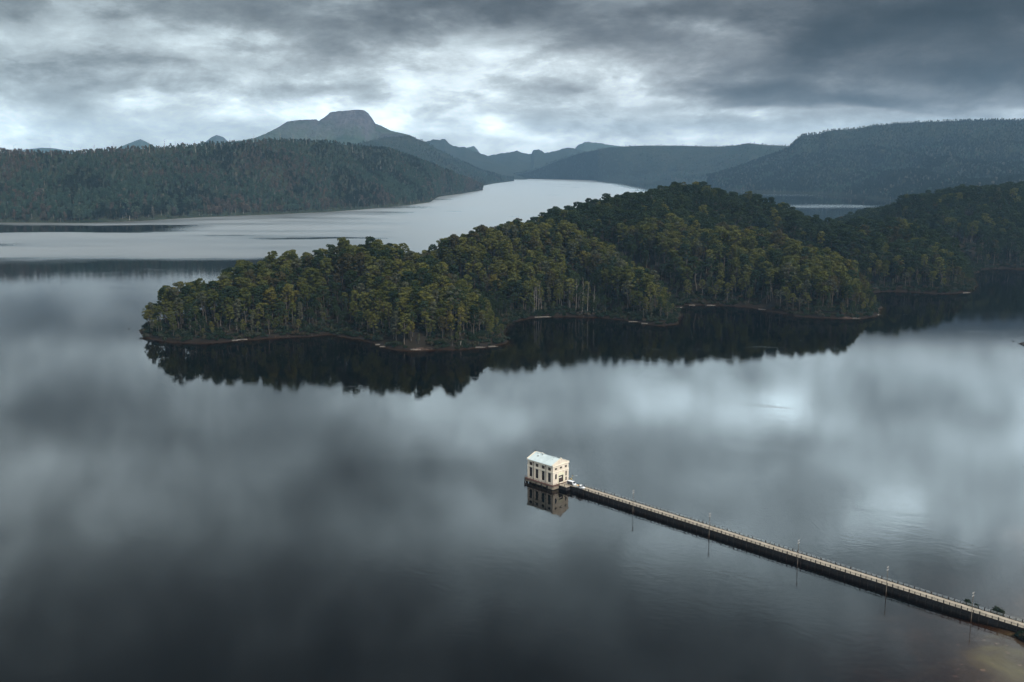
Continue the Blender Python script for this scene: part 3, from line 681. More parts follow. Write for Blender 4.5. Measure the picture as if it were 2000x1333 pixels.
# colour drifts over the wood: a rusty corner, cloud shade on the backs put in as dark green
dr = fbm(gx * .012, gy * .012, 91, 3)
pick = np.where((dr > .62) & (rng.uniform(size=nT) < .25), 6, pick)
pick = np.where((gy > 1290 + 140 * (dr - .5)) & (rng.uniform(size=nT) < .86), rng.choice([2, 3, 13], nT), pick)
sunny = (fbm(gx * .009, gy * .009, 97, 3) > .56) & (gy < 1300)
pick = np.where(sunny & (rng.uniform(size=nT) < .06), rng.choice([5, 14, 15], nT), pick)
gu_ = gully_at(gx, gy)                                    # gully shade put into the colour by picking dark green crowns
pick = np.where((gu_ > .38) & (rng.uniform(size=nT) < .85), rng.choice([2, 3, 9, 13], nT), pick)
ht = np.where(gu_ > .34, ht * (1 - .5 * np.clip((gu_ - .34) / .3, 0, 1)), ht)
ht = np.where((gy > 1480) & (gx > 440) & (gx < 720), ht * .82, ht)
scl = ht / 30.0; rot = rng.uniform(0, 6.283, nT)
TP = np.stack([gx, gy, gz - .3], -1)

# how large each tree shows from the photo's standpoint: painter's pass, far to near, on a coarse raster
d0 = TP - np.array([0, 0, CAM_H]); fz = d0[:, 1] * cp_ - d0[:, 2] * sp_
sx_ = (1000 + FPX * d0[:, 0] / fz) / 2
def yat(dz): return (666.5 - FPX * (d0[:, 1] * sp_ + (d0[:, 2] + dz) * cp_) / (d0[:, 1] * cp_ - (d0[:, 2] + dz) * sp_)) / 2
ytop, ymid, ybot = yat(ht), yat(ht * .45), yat(ht * 0)
ids = np.full((668, 1002), -1, int)
for i in np.argsort(-fz):
    r = 4.9 * scl[i] * FPX / fz[i] / 2
    for (a, b, rr) in ((ymid[i], ybot[i], .6), (ytop[i], ymid[i], r)):
        y0, y1 = int(max(a, 0)), int(min(b, 667)) + 1; x0, x1 = int(max(sx_[i] - rr, 0)), int(min(sx_[i] + rr, 1001)) + 1
        if x1 > x0 and y1 > y0: ids[y0:y1, x0:x1] = i
cnt = np.bincount(ids[ids >= 0], minlength=nT)
order = np.argsort(-cnt); chosen = order[:300]
is_thing = np.zeros(nT, bool); is_thing[chosen] = True
rest = ~is_thing
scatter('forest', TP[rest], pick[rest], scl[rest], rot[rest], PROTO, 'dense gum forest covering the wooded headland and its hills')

def place_of(px, d, gd_):
    if px < 340: reg = 'at the western headland tip'
    elif px < 480: reg = 'on the low western headland'
    elif px < 640: reg = 'above the pale log beach'
    elif px < 760: reg = 'over the dark inlet'
    elif px < 860 and d < 1150: reg = 'above the bare red bank'
    elif px < 995 and d < 1010: reg = 'near the twisted shore stump'
    elif px < 1110: reg = 'behind the first cove'
    elif px < 1230: reg = 'around the pale trunk cluster'
    elif px < 1335 and d < 1150: reg = 'on the small middle point'
    elif px < 1480 and d < 1330: reg = 'behind the second cove'
    elif px < 1600 and d < 1330: reg = 'midway along the right point'
    elif px < 1730 and d < 1240: reg = 'on the right point tip'
    elif px < 1760: reg = 'behind the right point'
    elif px < 1915 and d < 1500: reg = 'on the shaded far-right point'
    else: reg = 'on the dark right-edge hill'
    row = 'at the waterline' if gd_ < 14 else 'behind the shore row' if gd_ < 32 else 'in the canopy' if gd_ < 90 else 'high on the hill'
    return reg, row
for i in chosen:
    px = 1000 + FPX * d0[i, 0] / fz[i]
    reg, row = place_of(px, gy[i], gd[i])
    size = 'short' if ht[i] < 19 else 'mid-height' if ht[i] < 27 else 'tall' if ht[i] < 33.5 else 'towering'
    colr = VARS[pick[i]][1]
    form = {'tall': 'slim', 'full': 'broad', 'young': 'bushy', 'open': 'open-crowned', 'wide': 'flat-topped'}[VARS[pick[i]][0]]
    o_ = empty('gum_tree', TP[i], rot[i]); s_ = float(scl[i]); q_ = float(rng.uniform(.85, 1.2)); o_.scale = (s_ * q_, s_ * q_, s_)
    tag(o_, f'{size} {form} {colr} gum {row} {reg}', 'tree', 'gum trees on the wooded headland')
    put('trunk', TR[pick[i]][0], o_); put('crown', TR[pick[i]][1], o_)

# undergrowth along the shore and under the trees
gx2, gy2 = np.meshgrid(np.arange(-420, 1100, 4.2), np.arange(840, 1650, 4.2))
gx2 = (gx2 + rng.uniform(-.5, .5, gx2.shape) * 4.2).ravel(); gy2 = (gy2 + rng.uniform(-.5, .5, gy2.shape) * 4.2).ravel()
gz2, gd2 = ground(gx2, gy2)
bare = fbm(gx2 * .03, gy2 * .03, 41, 3)
bx, by = onz(808, 682)[:2]
ok = (gd2 > .6) & (gd2 < 75) & (bare > .27) & (rng.uniform(size=len(gx2)) < np.where(gd2 < 22, .95, .5)) & ~((np.hypot(gx2 - bx, (gy2 - by - 9) * .9) < 13))
gx2, gy2, gz2 = gx2[ok], gy2[ok], gz2[ok]; nS = len(gx2)
scatter('undergrowth', np.stack([gx2, gy2, gz2 - .1], -1), rng.integers(0, 5, nS), rng.uniform(.6, 1.6, nS), rng.uniform(0, 6.28, nS), PROTO_S, 'dark tangled undergrowth along the wooded headland shore')

# ------------------------------------------------------------------ far forests
def on_hill(V, n_t0, n_t1, spacing, seed):
    """points spread over a hill body's front"""
    rg = np.random.default_rng(seed); pts = []
    nr, nc, _q = V.shape
    A = V[n_t0:n_t1 - 1, :-1]; B = V[n_t0:n_t1 - 1, 1:]; C_ = V[n_t0 + 1:n_t1, :-1]; D = V[n_t0 + 1:n_t1, 1:]
    area = np.linalg.norm(np.cross(B - A, C_ - A), axis=-1)
    k = rg.poisson(area / spacing**2)
    rr, cc = np.nonzero(k)
    rep = np.repeat(np.arange(len(rr)), k[rr, cc]); rr, cc = rr[rep], cc[rep]
    u_ = rg.uniform(size=len(rr))[:, None]; v_ = rg.uniform(size=len(rr))[:, None]
    P_ = (A[rr, cc]*(1-u_) + B[rr, cc]*u_)*(1-v_) + (C_[rr, cc]*(1-u_) + D[rr, cc]*u_)*v_
    return P_[P_[:, 2] > .8]
for nm, V, r1, sp, seed, hs, brown, dark_, lab in (('forest', left_V, 51, 11.0, 61, 25, .5, .40, 'grey-green forest covering the long hill on the left'),
                                     ('forest', spur_V, 41, 22.0, 62, 24, .3, .45, 'forest on the spur below the table mountain'),
                                     ('forest', right_V, 61, 15.5, 63, 26, .25, .66, 'blue-green forest covering the dark bluff on the right'),
                                     ('forest', midR_V, 51, 30.0, 64, 26, .25, .45, 'forest on the plateau hill across the lake')):
    P_ = on_hill(V, 0, r1, sp, seed); rg = np.random.default_rng(seed); n_ = len(P_)
    top_ = P_[:, 2] / V[:, :, 2].max()
    hgt_ = hs * rg.uniform(.6, 1.25, n_) * (.7 + .6 * fbm(P_[:, 0] * .005, P_[:, 1] * .005, seed)) * (1.05 - .55 * np.clip(top_, 0, 1))
    dn = fbm(P_[:, 0] * .0045, P_[:, 1] * .0045, seed + 3, 4) + rg.normal(size=n_) * .10
    dk = fbm(P_[:, 0] * .007, P_[:, 1] * .007, seed + 6, 4) + rg.normal(size=n_) * .08
    cls = np.where(dn > 1 - brown + .05, 1, 0); cls = np.where(dk < dark_, 2, cls); cls = np.where(rg.uniform(size=n_) < .03 + .10 * (top_ > .7) * (dk > .5), 3, cls)
    scatter(nm, P_ - [0, 0, .6], rg.integers(0, 5, n_) + 5 * cls, hgt_ / 30, rg.uniform(0, 6.28, n_), PROTO_F, lab)
    print('far forest', n_)
print('headland trees', nT, 'undergrowth', nS)

# ------------------------------------------------------------------ the pumphouse, jetty and what stands on them
YAW = math.radians(-46.2)
NEAR = Vector((20.94, 488.56, 0.0))                      # front corner of the house nearest the camera
AX = Vector((math.cos(YAW), math.sin(YAW), 0)); AY = Vector((-math.sin(YAW), math.cos(YAW), 0))
ZF = 2.3                                                 # deck level above the lake
def jw(s_, n_, z=0.0): return NEAR + AX * s_ + AY * n_ + Vector((0, 0, z))
def sn(px, py, z=ZF):
    q = Vector(onz(px, py, z)) - NEAR; return q.dot(AX), q.dot(AY)

hc = jw(-9.2, 5.8)
house = empty('pumphouse', hc, YAW)
tag(house, 'cream two-storey pumphouse with pale metal roof standing in the lake at the jetty end', 'building')
HX, HY, HW = 9.2, 5.8, 9.9
z0, z1 = ZF, ZF + HW
b = MB().box(-8.6, 8.6, -5.1, 5.1, -12.5, 1.5)
for xx in np.linspace(-9.3, 9.3, 6):
    for yy in (-6.1, 6.1): b.box(xx - .45, xx + .45, yy - .4, yy + .4, -12.5, 1.0)
b.build('foundation', M['timber'], house)
b = MB().box(-10.3, 10.3, -6.9, 6.9, 1.75, ZF - .02); b.build('platform', M['brownconc'], house)
for (xa, xb) in ((-10.0, -6.2), (-5.3, -2.6), (-1.6, 1.2), (2.3, 5.0), (6.6, 10.0)):
    for yy in (-6.85, 6.25): MB().box(xa, xb, yy, yy + .6, .75 if xb < 6 else .35, 1.75).build('edge_beam', M['conc'], house)
MB().box(9.65, 10.25, -6.2, -2.4, .35, 1.75).build('edge_beam', M['conc'], house)
MB().box(9.65, 10.25, 2.6, 6.2, .35, 1.75).build('edge_beam', M['conc'], house)
wl = MB().box(-HX, HX, -HY, HY, z0 - .02, z1)
for sx in (-1, 1):                                       # gable walls with their raised parapets
    xa, xb = (HX - .35, HX + .003) if sx > 0 else (-HX - .003, -HX + .35)
    wl.prism([(-HY - .25, z1 + .3), (HY + .25, z1 + .3), (HY + .25, z1 + .55), (0, z1 + 3.05), (-HY - .25, z1 + .55)], 'x', xa, xb)
wall = wl.build('wall', M['wall'], house)
tr = MB()
for (za, zb, pr) in ((z0, z0 + .55, .10), (z0 + 6.55, z0 + 6.95, .20), (z1 - .12, z1 + .3, .34)):
    tr.box(-HX - pr, HX + pr, -HY - pr, -HY + .2, za, zb).box(-HX - pr, HX + pr, HY - .2, HY + pr, za, zb)
    tr.box(HX - .2, HX + pr, -HY + .2, HY - .2, za, zb).box(-HX - pr, -HX + .2, -HY + .2, HY - .2, za, zb)
tr.build('cornice', M['trim'], wall)
pl = MB()
SIDE = [(-HX + 2 * HX * f) for f in (.135, .378, .622, .865)]
for xx in [-HX + .5] + [(SIDE[i] + SIDE[i+1]) / 2 for i in range(3)] + [HX - .5]:
    for yy, ys in ((-HY - .12, -HY), (HY, HY + .12)): MB().box(xx - .55, xx + .55, yy, ys, z0 + .55, z0 + 6.55).build('pilaster', M['wall'], wall)
for yy in (-HY + .55, -2.55, 2.55, HY - .55): MB().box(HX, HX + .12, yy - .5, yy + .5, z0 + .55, z0 + 6.55).build('pilaster', M['wall'], wall)
def window(cx_, cz, w_, h_, face, m_=M['glass'], bars=(1, 2), name='window'):
    """pane set behind a proud surround; face 'L' = long side toward the camera, 'B' = its opposite, 'F' = front gable, 'R' = rear"""
    def bx(mb, a0, a1, d0_, d1_, c0, c1):
        if face == 'L': mb.box(a0, a1, -HY - d1_, -HY - d0_, c0, c1)
        elif face == 'B': mb.box(a0, a1, HY + d0_, HY + d1_, c0, c1)
        elif face == 'F': mb.box(HX + d0_, HX + d1_, a0, a1, c0, c1)
        else: mb.box(-HX - d1_, -HX - d0_, a0, a1, c0, c1)
    a0, a1, c0, c1 = cx_ - w_/2, cx_ + w_/2, cz - h_/2, cz + h_/2
    g_ = MB(); bx(g_, a0, a1, -.05, .006, c0, c1); o_ = g_.build(name, m_, house)
    f_ = MB(); e = .13
    bx(f_, a0 - e, a0, -.02, .10, c0 - e, c1 + e); bx(f_, a1, a1 + e, -.02, .10, c0 - e, c1 + e)
    bx(f_, a0, a1, -.02, .10, c1, c1 + e); bx(f_, a0, a1, -.02, .18, c0 - e, c0)
    f_.build('frame', M['trim'], o_)
    if bars:
        k_ = MB()
        for i in range(1, bars[0] + 1): q = a0 + w_ * i / (bars[0] + 1); bx(k_, q - .03, q + .03, 0, .03, c0, c1)
        for i in range(1, bars[1] + 1): q = c0 + h_ * i / (bars[1] + 1); bx(k_, a0, a1, 0, .034, q - .03, q + .03)
        k_.build('glazing_bar', M['louvre'], o_)
    return o_
for f_ in ('L', 'B'):
    for cx_ in SIDE:
        window(cx_, z0 + 8.2, 2.1, 1.75, f_, M['louvre'], (1, 3), 'louvred_window')
        window(cx_, z0 + 3.65, 2.05, 5.0, f_, M['glass'], (2, 6), 'tall_window')
for cy_ in (-3.7, 0, 3.7): window(cy_, z0 + 8.3, 1.6, 1.05, 'F', M['louvre'], (1, 2), 'louvred_window'); window(cy_, z0 + 8.3, 1.6, 1.05, 'R', M['louvre'], (1, 2), 'louvred_window')
window(-3.65, z0 + 4.2, 1.35, 2.7, 'F', M['glass'], (1, 2)); window(3.9, z0 + 4.5, 1.0, 2.6, 'F', M['glass'], (1, 2)); window(3.9, z0 + 1.65, 1.0, 1.9, 'F', M['glass'], (0, 1))
for cy_ in (-3.4, 0, 3.4): window(cy_, z0 + 3.6, 1.6, 4.9, 'R', M['glass'], (2, 6), 'tall_window')
po = MB().box(HX, HX + .22, -2.2, -1.75, z0, z0 + 5.0).box(HX, HX + .22, 1.75, 2.2, z0, z0 + 5.0).box(HX, HX + .22, -1.75, 1.75, z0 + 4.3, z0 + 5.0)
po.prism([(-2.2, z0 + 5.0), (2.2, z0 + 5.0), (2.2, z0 + 5.2), (0, z0 + 5.95), (-2.2, z0 + 5.2)], 'x', HX, HX + .30)
pt = po.build('doorway', M['gablewall'], house)
dr_ = MB().box(HX - .02, HX + .03, -1.75, 1.75, z0, z0 + 4.3).build('door', M['door'], house)
dl = MB().box(HX + .03, HX + .07, -1.5, .7, z0 + 3.0, z0 + 3.4).build('transom_panel', M['trim'], dr_)
dp = MB()
for yy in (-1.3, -.25, .8): dp.box(HX + .03, HX + .06, yy, yy + .75, z0 + .3, z0 + 2.3)
dp.build('door_panel', M['louvre'], dr_)
rz_ = z1 + .3; RH = 2.5
rf = MB()
for sgn in (-1, 1):
    e_ = (sgn * (HY + .45), rz_ - .05); a_ = (0.0, rz_ + RH)
    P4 = [(-HX + .36, e_[0], e_[1]), (HX - .36, e_[0], e_[1]), (HX - .36, 0, a_[1]), (-HX + .36, 0, a_[1])]
    P8 = P4 + [(x, y, z + .14) for x, y, z in P4]
    rf.add(P8, [(0,1,2,3), (4,5,6,7), (0,1,5,4), (2,3,7,6), (1,2,6,5), (0,3,7,4)])
roof = rf.build('roof', M['roof'], house)
MB().box(-HX + .4, HX - .4, -.16, .16, rz_ + RH + .08, rz_ + RH + .24).build('ridge_cap', M['roof'], roof)
sm = MB()
for i in range(1, 24):                                   # standing seams
    xx = -HX + .36 + i * (2 * HX - .72) / 24
    for sgn in (-1, 1):
        sm.add([(xx - .03, sgn*(HY + .45), rz_ + .09), (xx + .03, sgn*(HY + .45), rz_ + .09), (xx + .03, 0, rz_ + RH + .14), (xx - .03, 0, rz_ + RH + .14),
                (xx - .03, sgn*(HY + .45), rz_ + .13), (xx + .03, sgn*(HY + .45), rz_ + .13), (xx + .03, 0, rz_ + RH + .18), (xx - .03, 0, rz_ + RH + .18)],
               [(0,3,2,1), (4,5,6,7), (0,1,5,4), (1,2,6,5), (2,3,7,6), (3,0,4,7)])
sm.build('seam', M['roof'], roof)
for sx in (-1, 1):
    cpg = MB(); xa, xb = (HX - .5, HX + .22) if sx > 0 else (-HX - .22, -HX + .5)
    for sgn in (-1, 1):
        Q = [(sgn*(HY + .5), z1 + .56), (0, z1 + 3.07)]
        P4 = [(xa, Q[0][0], Q[0][1]), (xb, Q[0][0], Q[0][1]), (xb, 0, Q[1][1]), (xa, 0, Q[1][1])]
        cpg.add(P4 + [(x, y, z + .2) for x, y, z in P4], [(0,1,2,3), (4,5,6,7), (0,1,5,4), (2,3,7,6), (1,2,6,5), (0,3,7,4)])
    cpg.build('coping', M['trim'], house)
MB().box(HX - .3, HX + .2, -.35, .35, z1 + 3.2, z1 + 3.65).build('finial', M['trim'], house)
MB().box(-HX - .2, -HX + .3, -.35, .35, z1 + 3.2, z1 + 3.65).build('finial', M['post'], house)
def roof_z(y): return rz_ + RH * (1 - abs(y) / (HY + .45))
for (xx, yy, r_, h_, m_) in ((-6.4, -.9, .22, .8, 'wire'), (-3.6, -.5, .32, 1.0, 'white'), (-3.0, -.9, .18, .8, 'post'), (-4.6, -2.5, .2, .5, 'post'), (-5.1, -2.7, .16, .5, 'post'), (4.8, -.6, .24, .9, 'wire'), (5.2, -2.2, .16, .5, 'wire'), (4.4, 1.5, .2, .7, 'wire')):
    MB().tube([(xx, yy, roof_z(yy)), (xx, yy, roof_z(yy) + h_)], r_ * .7, n=8).tube([(xx, yy, roof_z(yy) + h_), (xx, yy, roof_z(yy) + h_ + .15)], r_ * 1.3, r_ * .5, 8).build('roof_vent', M[m_], roof)
for xx in (SIDE[0] + 2.1, SIDE[2] + 2.1): MB().box(xx - .2, xx + .2, -HY - .62, -HY - .36, z1 - .75, z1 - .25).box(xx - .07, xx + .07, -HY - .30, -HY - .14, z0, z1 - .25).build('rainwater_head', M['louvre'] if xx < 0 else M['post'], house)
rl = MB()
per = [(-10.2, -6.8), (10.2, -6.8)]
for xx in np.arange(-10.2, 10.3, 2.04): rl.box(xx - .06, xx + .06, -6.86, -6.74, ZF - .02, ZF + 1.05); rl.box(xx - .06, xx + .06, 6.74, 6.86, ZF - .02, ZF + 1.05)
for yy in np.arange(-6.8, 6.9, 1.94): rl.box(-10.26, -10.14, yy - .06, yy + .06, ZF - .02, ZF + 1.05)
for yy in (-6.8, -5.4, -4.0, -2.6): rl.box(10.14, 10.26, yy - .06, yy + .06, ZF - .02, ZF + 1.05)
for zz in (ZF + .5, ZF + .98):
    rl.box(-10.2, 10.2, -6.83, -6.77, zz, zz + .06).box(-10.2, 10.2, 6.77, 6.83, zz, zz + .06).box(-10.23, -10.17, -6.77, 6.77, zz + .002, zz + .058).box(10.17, 10.23, -6.77, -2.6, zz + .002, zz + .058)
rl.build('railing', M['brownconc'], house)

# jetty --------------------------------------------------------------
jt = empty('jetty', NEAR, YAW); tag(jt, 'long straight timber jetty with pale deck and post railings leading to the pumphouse', 'jetty')
J0, J1, JN0, JN1 = 1.12, 236.0, 6.0, 10.35
MB().box(J0, J1, JN0, JN1, 2.06, ZF).box(J0, 6.5, 3.0, JN0 - .003, 2.04, ZF - .003).build('deck', M['deck'], jt)
MB().box(J0, J1, JN0 - .16, JN0 - .003, 1.95, ZF + .1).box(J0, J1, JN1 + .003, JN1 + .16, 1.95, ZF + .1).build('kerb_board', M['timber'], jt)
fb = MB()
for k in range(5): fb.box(J0 + .4, J1, 6.22 + .012 * (k % 2), 10.1, .10 + k * .37, .445 + k * .37)
fb.box(J0 + .4, J1, 6.5, 9.9, -12, .10)
fb.box(J0, 6.4, 3.2, 6.2, .3, 2.03)
fb.build('side_planking', M['timber'], jt)
for i, s_ in enumerate(np.arange(2.4, 234, 3.3)):
    pb = MB().tube([(s_, 6.02, -12), (s_, 6.02, 2.04)], .17, n=8)
    if i >= 0: pb.build('pile', M['timber'], jt)
fp = MB()
for s_ in np.arange(2.4, 234, 3.3): fp.tube([(s_, 10.3, -12), (s_, 10.3, 2.04)], .17, n=6)
o_ = fp.build('pile', M['timber'], jt); o_['kind'] = 'stuff'
posts = [(s_, n_, i) for i, s_ in enumerate(np.arange(12.6, 235, 2.2)) for n_ in (JN0 - .08, JN1 + .08)]
posts.sort(key=lambda q: -q[0])
def postbox(mb, s_, n_, i):
    hw = .17 if i % 3 == 0 else .115
    mb.box(s_ - hw, s_ + hw, n_ - hw, n_ + hw, 1.6, ZF + (1.22 if i % 3 == 0 else 1.08))
vis = [p for p in posts if p[0] < 229]
for p in vis[:100]: mb = MB(); postbox(mb, *p); mb.build('railing_post', M['post'], jt)
mb = MB()
for p in vis[100:] + [p for p in posts if p[0] >= 229]: postbox(mb, *p)
o_ = mb.build('railing_post', M['post'], jt); o_['kind'] = 'stuff'
for n_, m_ in ((JN0 - .08, 'post'), (JN1 + .08, 'wire')):
    mb = MB()
    for zz in (ZF + .45, ZF + .75, ZF + 1.02): mb.box(12.6, J1, n_ - .035, n_ + .035, zz - .035, zz + .035)
    mb.build('rail', M[m_], jt)
b = MB()
for s_ in (1.6, 3.4, 5.2): b.box(s_ - .08, s_ + .08, 3.05, 3.2, 1.6, ZF + 1.05)
b.box(1.6, 5.2, 3.1, 3.15, ZF + .95, ZF + 1.0); b.build('corner_railing', M['post'], jt)

# poles along the jetty ---------------------------------------------
def utility_pole():
    r = empty('utility_pole', (0, 0, 0), YAW)
    MB().tube([(0, 0, -12), (0, 0, 4), (0, 0, 10.3)], .16, .10, 9).build('shaft', M['pole'], r)
    for zz in (9.9, 8.75):
        a = MB().box(-.05, .05, -.75, .75, zz - .06, zz + .06).build('crossarm', M['pole'], r)
        for yy in (-.65, -.28, .28, .65): MB().tube([(0, yy, zz + .06), (0, yy, zz + .32)], .085, .06, 7).build('insulator', M['insul'], a)
    MB().tube([(0, 0, 10.3), (0, 0, 10.75)], .05, .03, 6).build('top_pin', M['post'], r)
    return r
def copy_tree(o, parent=None):
    c_ = o.copy(); COL.objects.link(c_)
    if parent is not None: c_.parent = parent
    for ch in list(o.children): copy_tree(ch, c_)
    return c_
PLAB = ['timber utility pole nearest the pumphouse beside the jetty', 'second utility pole from the pumphouse beside the jetty', 'middle one of five timber utility poles along the jetty',
        'second utility pole from the right frame edge along the jetty', 'timber utility pole nearest the right frame edge, opposite the dark jetty bush']
proto = None
for (px, py), lb in zip([(1233, 990), (1384.5, 1036), (1558.5, 1090), (1731, 1145), (1898, 1197)], PLAB):
    s_, n_ = sn(px, py)
    o_ = proto = utility_pole() if proto is None else copy_tree(first)
    if lb is PLAB[0]: first = o_
    o_.location = jw(s_, 5.55); tag(o_, lb, 'utility pole', 'utility poles along the jetty')
lp = empty('lamp_post', jw(5.3, 10.5), YAW); tag(lp, 'slender pale lamp post with short arm beside the white van', 'lamp post')
MB().tube([(0, 0, 1.6), (0, 0, ZF + 4.2)], .07, .05, 7).build('pole', M['wire'], lp)
MB().tube([(0, 0, ZF + 4.15), (.5, 0, ZF + 4.4), (1.3, 0, ZF + 4.45)], .045, .04, 6).build('arm', M['wire'], lp)
MB().box(1.1, 1.75, -.13, .13, ZF + 4.36, ZF + 4.5).build('lamp_head', M['white'], lp)

# vehicles -------------------------------------------------------------
def wheel(parent, x, y, r=.34):
    MBt = MB().tube([(x, y - .12, r), (x, y + .12, r)], r, n=16).build('wheel', M['tyre'], parent)
    MB().tube([(x, y - .125, r), (x, y + .125, r)], r * .6, n=12).build('rim', M['rim'], MBt)
def body_prism(prof, half, taper=None):
    """side outline (x,z) swept across the width, its upper points drawn in"""
    n = len(prof); V = []; Fs = []
    rows = [-1, -.86, .86, 1]
    for k, s_ in enumerate(rows):
        for (x, z) in prof:
            tk = (taper(z) if taper else 1.0); inn = 1 if abs(s_) == 1 else 1
            V.append((x * (1 if abs(s_) < 1 else .985), s_ * half * tk, z if abs(s_) < 1 else z - (.05 if z > .5 else -.05)))
    for k in range(3):
        for i in range(n): Fs.append((k*n + i, k*n + (i+1) % n, (k+1)*n + (i+1) % n, (k+1)*n + i))
    Fs += [tuple(range(n)), tuple(range(3*n, 4*n))[::-1]]
    return MB().add(V, Fs)
s_, n_ = sn(1114.5, 948.0)
van = empty('parked_van', jw(s_, n_ + .7, ZF), YAW); tag(van, 'white van with dark side windows parked by the pumphouse door', 'van')
body_prism([(-2.45, .35), (2.45, .35), (2.5, .95), (2.1, 1.15), (1.35, 1.95), (1.0, 2.08), (-2.3, 2.08), (-2.45, 1.7)], .93, lambda z: 1 if z < 1.2 else .92).build('body', M['carwhite'], van)
for sg in (-1, 1):
    ys = sorted((sg * .845, sg * .925)); xs = [(-2.2, -1.0), (-.92, .2), (.28, 1.35)]
    for xa, xb in xs: MB().box(xa, xb, ys[0], ys[1], 1.05, 1.82).build('side_window', M['carglass'], van)
    MB().box(-2.2, 1.4, *sorted((sg * .90, sg * .945)), .45, .98).build('side_panel', M['carglass'] if sg < 0 else M['carwhite'], van)
ws = MB().add([(2.13, -.76, 1.17), (2.13, .76, 1.17), (1.42, .72, 1.93), (1.42, -.72, 1.93), (2.16, -.76, 1.19), (2.16, .76, 1.19), (1.45, .72, 1.95), (1.45, -.72, 1.95)], [(0,1,2,3), (4,5,6,7), (0,1,5,4), (1,2,6,5), (2,3,7,6), (3,0,4,7)])
ws.build('windscreen', M['carglass'], van)
MB().box(-2.50, -2.40, -.72, .72, 1.15, 1.85).build('rear_window', M['carglass'], van)
for sg in (-1, 1):
    MB().box(2.44, 2.53, *sorted((sg * .5, sg * .85)), .68, .88).build('headlight', M['lampclear'], van)
    MB().box(-2.52, -2.42, *sorted((sg * .72, sg * .88)), .8, 1.1).build('tail_light', M['lampred'], van)
    for xx in (-1.5, 1.55): wheel(van, xx, sg * .86)
s_, n_ = sn(1131, 955.0)
ute = empty('parked_ute', jw(s_, n_ + .9, ZF), YAW); tag(ute, 'white utility truck with orange and straw coloured load in its open tray', 'pickup truck')
body_prism([(-.15, .45), (2.6, .45), (2.65, .85), (2.45, 1.05), (1.45, 1.15), (.95, 1.75), (.6, 1.85), (-.1, 1.85), (-.2, 1.6)], .92, lambda z: 1 if z < 1.2 else .88).build('cab', M['carwhite'], ute)
tb = MB().box(-2.6, -.22, -.92, .92, .62, .74).box(-2.6, -.22, -.92, -.86, .74, 1.08).box(-2.6, -.22, .86, .92, .74, 1.08).box(-2.6, -2.54, -.86, .86, .74, 1.08).box(-.28, -.22, -.86, .86, .74, 1.5)
tb.build('tray', M['carwhite'], ute)
for sg in (-1, 1):
    for xa, xb in ((-.05, .42), (.48, 1.05)): MB().box(xa, xb, *sorted((sg * .80, sg * .885)), 1.18, 1.66).build('side_window', M['carglass'], ute)
    MB().box(2.58, 2.67, *sorted((sg * .5, sg * .84)), .68, .88).build('headlight', M['lampclear'], ute)
    MB().box(-2.64, -2.58, *sorted((sg * .7, sg * .9)), .66, .9).build('tail_light', M['lampred'], ute)
    for xx in (-1.55, 1.75): wheel(ute, xx, sg * .84)
MB().add([(1.46, -.74, 1.18), (1.46, .74, 1.18), (1.0, .7, 1.74), (1.0, -.7, 1.74), (1.5, -.74, 1.20), (1.5, .74, 1.20), (1.04, .7, 1.76), (1.04, -.7, 1.76)], [(0,1,2,3), (4,5,6,7), (0,1,5,4), (1,2,6,5), (2,3,7,6), (3,0,4,7)]).build('windscreen', M['carglass'], ute)
def lump(name, loc, sz, m_, seed, lab, cat, rz=YAW, grp=None):
    rg = np.random.default_rng(seed); n_u, n_v = 12, 7; V = []; Fs = []
    for j in range(n_v + 1):
        ph = math.pi * j / n_v
        for i in range(n_u):
            th = 2 * math.pi * i / n_u; k = rg.uniform(.82, 1.1) if 0 < j < n_v else 1
            V.append((sz[0]/2 * k * math.copysign(abs(math.cos(th))**.6, math.cos(th)) * math.sin(ph)**.6, sz[1]/2 * k * math.copysign(abs(math.sin(th))**.6, math.sin(th)) * math.sin(ph)**.6, sz[2]/2 * (1 + math.copysign(abs(math.cos(ph))**.7, math.cos(ph)) * (k if j == 0 else 1))))
    for j in range(n_v):
        for i in range(n_u): Fs.append((j*n_u + i, j*n_u + (i+1) % n_u, (j+1)*n_u + (i+1) % n_u, (j+1)*n_u + i))
    o_ = MB().add(V, Fs).build(name, m_, None, loc); o_.rotation_euler = (0, 0, rz)
    return tag(o_, lab, cat, grp)
c0 = ute.location
lump('cargo_sack', c0 + AX * -1.9 + AY * -.2 + Vector((0, 0, .74)), (1.1, 1.4, .75), M['straw'], 1, 'straw coloured sack at the rear of the truck tray', 'sack')
lump('cargo_sack', c0 + AX * -.85 + AY * -.3 + Vector((0, 0, .74)), (.8, .95, .8), M['orange'], 2, 'orange sack behind the truck cab', 'sack')
lump('cargo_sack', c0 + AX * -.85 + AY * .5 + Vector((0, 0, .74)), (.75, .6, .95), M['straw'], 3, 'pale sack in the far corner of the truck tray', 'sack')
lump('cargo_bundle', c0 + AX * -1.35 + AY * .45 + Vector((0, 0, .74)), (.45, .7, .55), M['brown'], 4, 'small brown bundle between the sacks in the truck tray', 'bundle')

